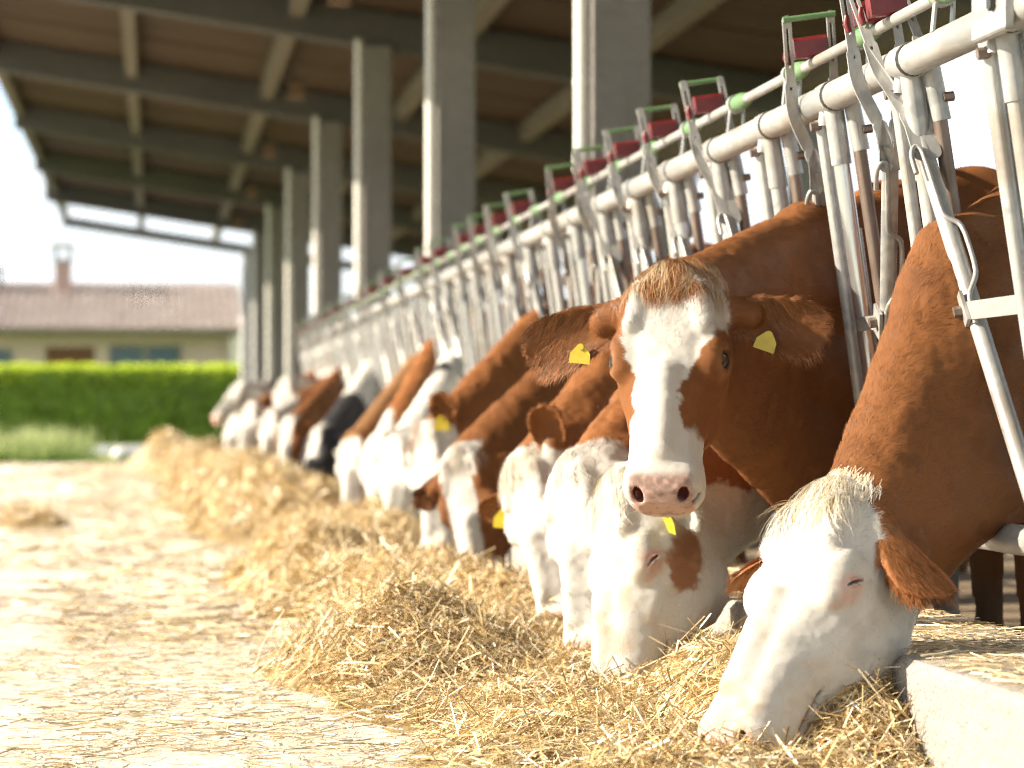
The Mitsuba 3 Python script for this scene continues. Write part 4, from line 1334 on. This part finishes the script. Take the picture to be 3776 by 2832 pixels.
for i, (P, M, un, yc, kind, ec, e1_, e2_, tags_, lab) in enumerate(FAR):
    hf = .008 if i < 2 else .011 if i < 4 else .014
    top = .98 + .05 * math.sin(i * 2.7)
    P = np.array(P)
    cw = Cow(P=P, M=M, un=un, crest=(1.57, yc - .03, top), throat=(1.60, yc - .06, .46 + .05 * math.sin(i)), W=(2.02, yc + .14, 1.27), bd=(.98, .06), hf=hf, hc=.038, ears=[e1_, e2_], scale=1.05, slit=.6, neckfat=1.22).build(1.6 if i < 6 else 0)
    z = cw.zones(cw.v)
    c = coat_cols(cw, z, kind, 40 + i)
    c = c * (.78 + .5 * n3(cw.v, 5, 90 + i))[:, None]
    c = ears_col(z, c, ec)
    c = dirt(cw, face_details(cw, z, c, kind in ('white', 'tan'), (0.58, .40, .33), .3))
    kk = tag(number('cow'), lab, 'cow', GROUP)
    cow_parts(cw, kk, c, ear_tags=tags_, eyes=i < 9, tagsize=.056)
    if i < 4:
        coat_hair(cw, kk, c, 26000 if i < 2 else 12000, crng, lambda p: np.where(p[:, 0] < 1.6, 1.0, .0), lambda a, b, u, hd, P: np.where((hd < .03) & (a > 0), .014, .018), .0022)
        forelock(cw, kk, crng, 900 if i < 2 else 500, [ec * .9 + .05, WHITE * [.95, .9, .8]] if i != 1 else [WHITE * [.95, .88, .75]], a0=(-.05, .06), length=(.05, .09), spread=.07)
# ------------------------------------------------------------------ straw: windrow along the kerb and loose straw on the yard
hr_ = np.random.default_rng(303)
MOUNDS = [  # x, y, rx, ry, h
    (.62, 7.75, .30, .50, .165), (.75, 5.75, .35, .5, .035), (.97, 5.22, .26, .20, .062), (1.0, 6.75, .25, .35, .02), (1.0, 7.5, .25, .4, .05), (1.32, 6.4, .20, 1.1, .13), (1.30, 5.55, .16, .24, .10), (.60, 12.0, .30, .9, .17), (.95, 9.3, .40, .9, .12), (.80, 10.4, .45, .7, .12),
    (.62, 17.5, .36, 2.0, .21), (1.0, 14.0, .4, 2.0, .16), (.55, 22.5, .45, 2.2, .23), (.9, 20.0, .5, 2.5, .18), (.55, 28.0, .45, 3.0, .22), (.15, 37.0, .45, 2.3, .46), (.5, 33.0, .5, 2.5, .30),
    (-.80, 18.6, .28, .55, .11), (-1.6, 19.2, .3, .6, .07), (1.0, 25.0, .5, 3.0, .2),
]


def hay_h(x, y):
    p = np.stack([x, y, 0 * x], -1)
    n1 = meshkit.fbm(p * [2.6, 1.5, 0] + 5, 4, 1)
    edge = .36 + .16 * (meshkit.fbm(p * [0, .55, 0] + 2, 3, 4) - .5) * 2 + .30 * np.clip((6.9 - y) / 1.5, 0, 1)
    band = sst(edge - .08, edge + .42, x) * (1 - .25 * sst(1.05, 1.36, x))
    h = band * (.022 + .060 * n1) * (.72 + .28 * sst(7.6, 9.4, y))
    for (mx, my, rx, ry, hh) in MOUNDS:
        r = np.sqrt(((x - mx) / rx) ** 2 + ((y - my) / ry) ** 2)
        r = r * (1 + .35 * (n1 - .5))
        h = h + hh * np.clip(1 - r * r * .62, 0, 1) ** 1.5 * (.70 + .6 * n1)
    h = h * sst(42.0, 39.0, y)
    return h - .012


def straws(x, y, z, L, wid, az, pit, col, bend, rng, segs=2):
    n = len(x)
    d = np.stack([np.cos(az) * np.cos(pit), np.sin(az) * np.cos(pit), np.sin(pit)], 1)
    up = np.tile([0, 0, 1.0], (n, 1)) + rng.normal(0, .55, (n, 3))
    side = np.cross(d, up)
    side /= np.linalg.norm(side, axis=1, keepdims=True) + 1e-9
    nr = np.cross(side, d)
    c = np.stack([x, y, z], 1)
    half = (L / 2)[:, None]
    b = bend[:, None] * half
    w = wid[:, None] / 2
    rows = []
    for t in np.linspace(-1, 1, segs + 1):
        rows.append(c + d * half * t + nr * b * (t * t - .5))
    V = np.stack([q for r in rows for q in (r - side * w, r + side * w)], 1).reshape(-1, 3)
    K = 2 * (segs + 1)
    i = np.arange(n)[:, None] * K
    F_ = []
    for k in range(segs):
        F_ += [i + [2 * k, 2 * k + 1, 2 * k + 3], i + [2 * k, 2 * k + 3, 2 * k + 2]]
    return V, np.vstack(F_), np.repeat(col, K, axis=0)


STRAW = np.array([[.60, .47, .26], [.68, .575, .375], [.50, .365, .175], [.80, .74, .60], [.27, .18, .08], [.62, .50, .29], [.42, .375, .20]])


def straw_col(n, rng):
    return STRAW[rng.choice(len(STRAW), n, p=[.22, .20, .15, .15, .12, .12, .04])] * rng.uniform(.72, 1.15, (n, 1)) * [1.03, 1.0, .94]


# body of the windrow: an uneven surface below the stems
xs = np.linspace(-2.4, 1.385, 120)
ys = np.concatenate([np.arange(3.6, 10, .03), np.arange(10, 20, .08), np.arange(20, 42.2, .2)])
X, Y = np.meshgrid(xs, ys, indexing='ij')
H = hay_h(X, Y)
pp = np.stack([X, Y, 0 * X], -1)
H2 = H + .022 * (meshkit.fbm(pp * 28, 2, 9) - .55) - .006
v = np.stack([X.ravel(), Y.ravel(), H2.ravel()], 1)
i, j = np.meshgrid(np.arange(len(xs) - 1), np.arange(len(ys) - 1), indexing='ij')
q = (i * len(ys) + j).reshape(-1, 1)
q = np.hstack([q, q + len(ys), q + len(ys) + 1, q + 1])
f = np.vstack([q[:, :3], q[:, [0, 2, 3]]])
keepf = (v[f][:, :, 2] > -.006).any(1)
m = trimesh.Trimesh(v, f[keepf], process=False)
m.remove_unreferenced_vertices()
cc = lerp(np.tile(np.array([.20, .135, .055]), (len(m.vertices), 1)), np.array([.42, .31, .15]), meshkit.fbm(np.array(m.vertices) * 30, 3, 3))
HAY = tag('straw_windrow', 'long heap of loose golden straw in front of the feeding cows', 'straw', kind='stuff')
put('litter', m, 'straw_stem', HAY, smooth=True, color=cc)
labels['straw_windrow__litter'] = {'kind': 'stuff'}

out = []


def lay(n, x0, x1, y0, y1, Lr, wr, tilt, hmin, zoff=(0, .02), stick=.06, ypow=1.0):
    x = hr_.uniform(x0, x1, n)
    y = y0 + (y1 - y0) * hr_.random(n) ** ypow
    h = hay_h(x, y)
    dens = np.clip((h - hmin) / .05, 0, 1)
    k = hr_.random(n) < dens
    x, y, h = x[k], y[k], h[k]
    n = len(x)
    e = .03
    gx, gy = (hay_h(x + e, y) - hay_h(x - e, y)) / (2 * e), (hay_h(x, y + e) - hay_h(x, y - e)) / (2 * e)
    az = hr_.uniform(0, 2 * np.pi, n) + .8 * (meshkit.fbm(np.stack([x * 6, y * 6, 0 * x], 1), 2, 6) - .5)
    slope = np.cos(az) * gx + np.sin(az) * gy
    pit = np.arctan(slope) + hr_.normal(0, tilt, n)
    st = hr_.random(n) < stick
    pit = np.where(st, hr_.uniform(.25, 1.0, n), pit)
    L = hr_.uniform(*Lr, n) * np.where((hr_.random(n) < .12) & ~st, 1.8, 1)
    L = np.where(st, np.minimum(L, .13), L)
    zz = h + hr_.uniform(*zoff, n) + np.where(st, L * .22, 0) + .02 * (meshkit.fbm(np.stack([x * 18, y * 18, 0 * x], 1), 2, 9) - .5)
    zz = np.maximum(zz, .004 + np.abs(np.sin(pit)) * L * .45 * (zz < .02))
    sh = meshkit.fbm(np.stack([x * 7, y * 5, 0 * x], 1), 3, 19)
    col = straw_col(n, hr_) * (.72 + .5 * sh)[:, None]
    out.append(straws(x, y, zz, L, hr_.uniform(*wr, n), az, pit, col, hr_.normal(0, .12, n), hr_))


lay(90000, .15, 1.38, 4.6, 8.9, (.03, .12), (.0018, .0042), .22, .004, (-.005, .022), .07)
lay(9000, .2, 1.38, 4.6, 9.5, (.10, .20), (.002, .0045), .16, .004, (.004, .030), .03)
lay(70000, .15, 1.38, 8.9, 16, (.05, .15), (.003, .006), .25, .004, (-.005, .03), .07, 1.2)
lay(50000, .0, 1.38, 16, 41, (.08, .24), (.006, .012), .25, .004, (-.005, .04), .07, 1.2)
lay(9000, -1.9, -.2, 17, 21, (.06, .16), (.004, .007), .25, .004, (-.005, .03), .06)
o, fs = 0, []
for V, F_, C in out:
    fs.append(F_ + o)
    o += len(V)
k = put_raw('stems', np.vstack([a[0] for a in out]), np.vstack(fs), None, np.vstack([a[2] for a in out]), 'straw_stem', HAY)
labels[k] = {'kind': 'stuff'}

# loose straw on the yard and on top of the kerb
out = []


def scatter(n, x0, x1, y0, y1, Lr, wr, thr, zb=.004, ypow=1.3, sc=(2.2, 1.1)):
    x = hr_.uniform(x0, x1, n)
    y = y0 + (y1 - y0) * hr_.random(n) ** ypow
    d = meshkit.fbm(np.stack([x * sc[0], y * sc[1], 0 * x], 1), 4, 23) + .25 * sst(-1.5, .5, x) - .08 * hr_.random(n)
    k = d > thr
    x, y = x[k], y[k]
    n = len(x)
    L = hr_.uniform(*Lr, n) * np.where(hr_.random(n) < .1, 1.7, 1)
    az = hr_.uniform(0, 2 * np.pi, n)
    pit = np.abs(hr_.normal(0, .05, n))
    zz = zb + np.sin(pit) * L * .5 + hr_.uniform(0, .005, n)
    out.append(straws(x, y, zz, L, hr_.uniform(*wr, n), az, pit, straw_col(n, hr_) * .6 + .24 * np.array([1, .86, .62]), hr_.normal(0, .08, n), hr_))


scatter(15000, -1.2, 1.0, 4.6, 10, (.02, .09), (.0018, .004), .50)
scatter(6000, -1.2, 1.0, 4.6, 10, (.015, .06), (.0015, .0035), .30)
scatter(22000, -3.0, .9, 9, 42, (.05, .16), (.004, .010), .44)
scatter(3800, KX0 + .02, KX1 - .02, 4.6, 9.0, (.03, .10), (.002, .004), .42, KZ + .004, 1.0, (5, 3))
scatter(3500, KX0 + .02, KX1 - .02, 9, 33, (.06, .16), (.004, .008), .42, KZ + .004, 1.0, (5, 3))
o, fs = 0, []
for V, F_, C in out:
    fs.append(F_ + o)
    o += len(V)
tag(put_raw('loose_straw', np.vstack([a[0] for a in out]), np.vstack(fs), None, np.vstack([a[2] for a in out]), 'straw_stem'), 'thin loose straw scattered over the pale yard floor and kerb', 'straw', kind='stuff')
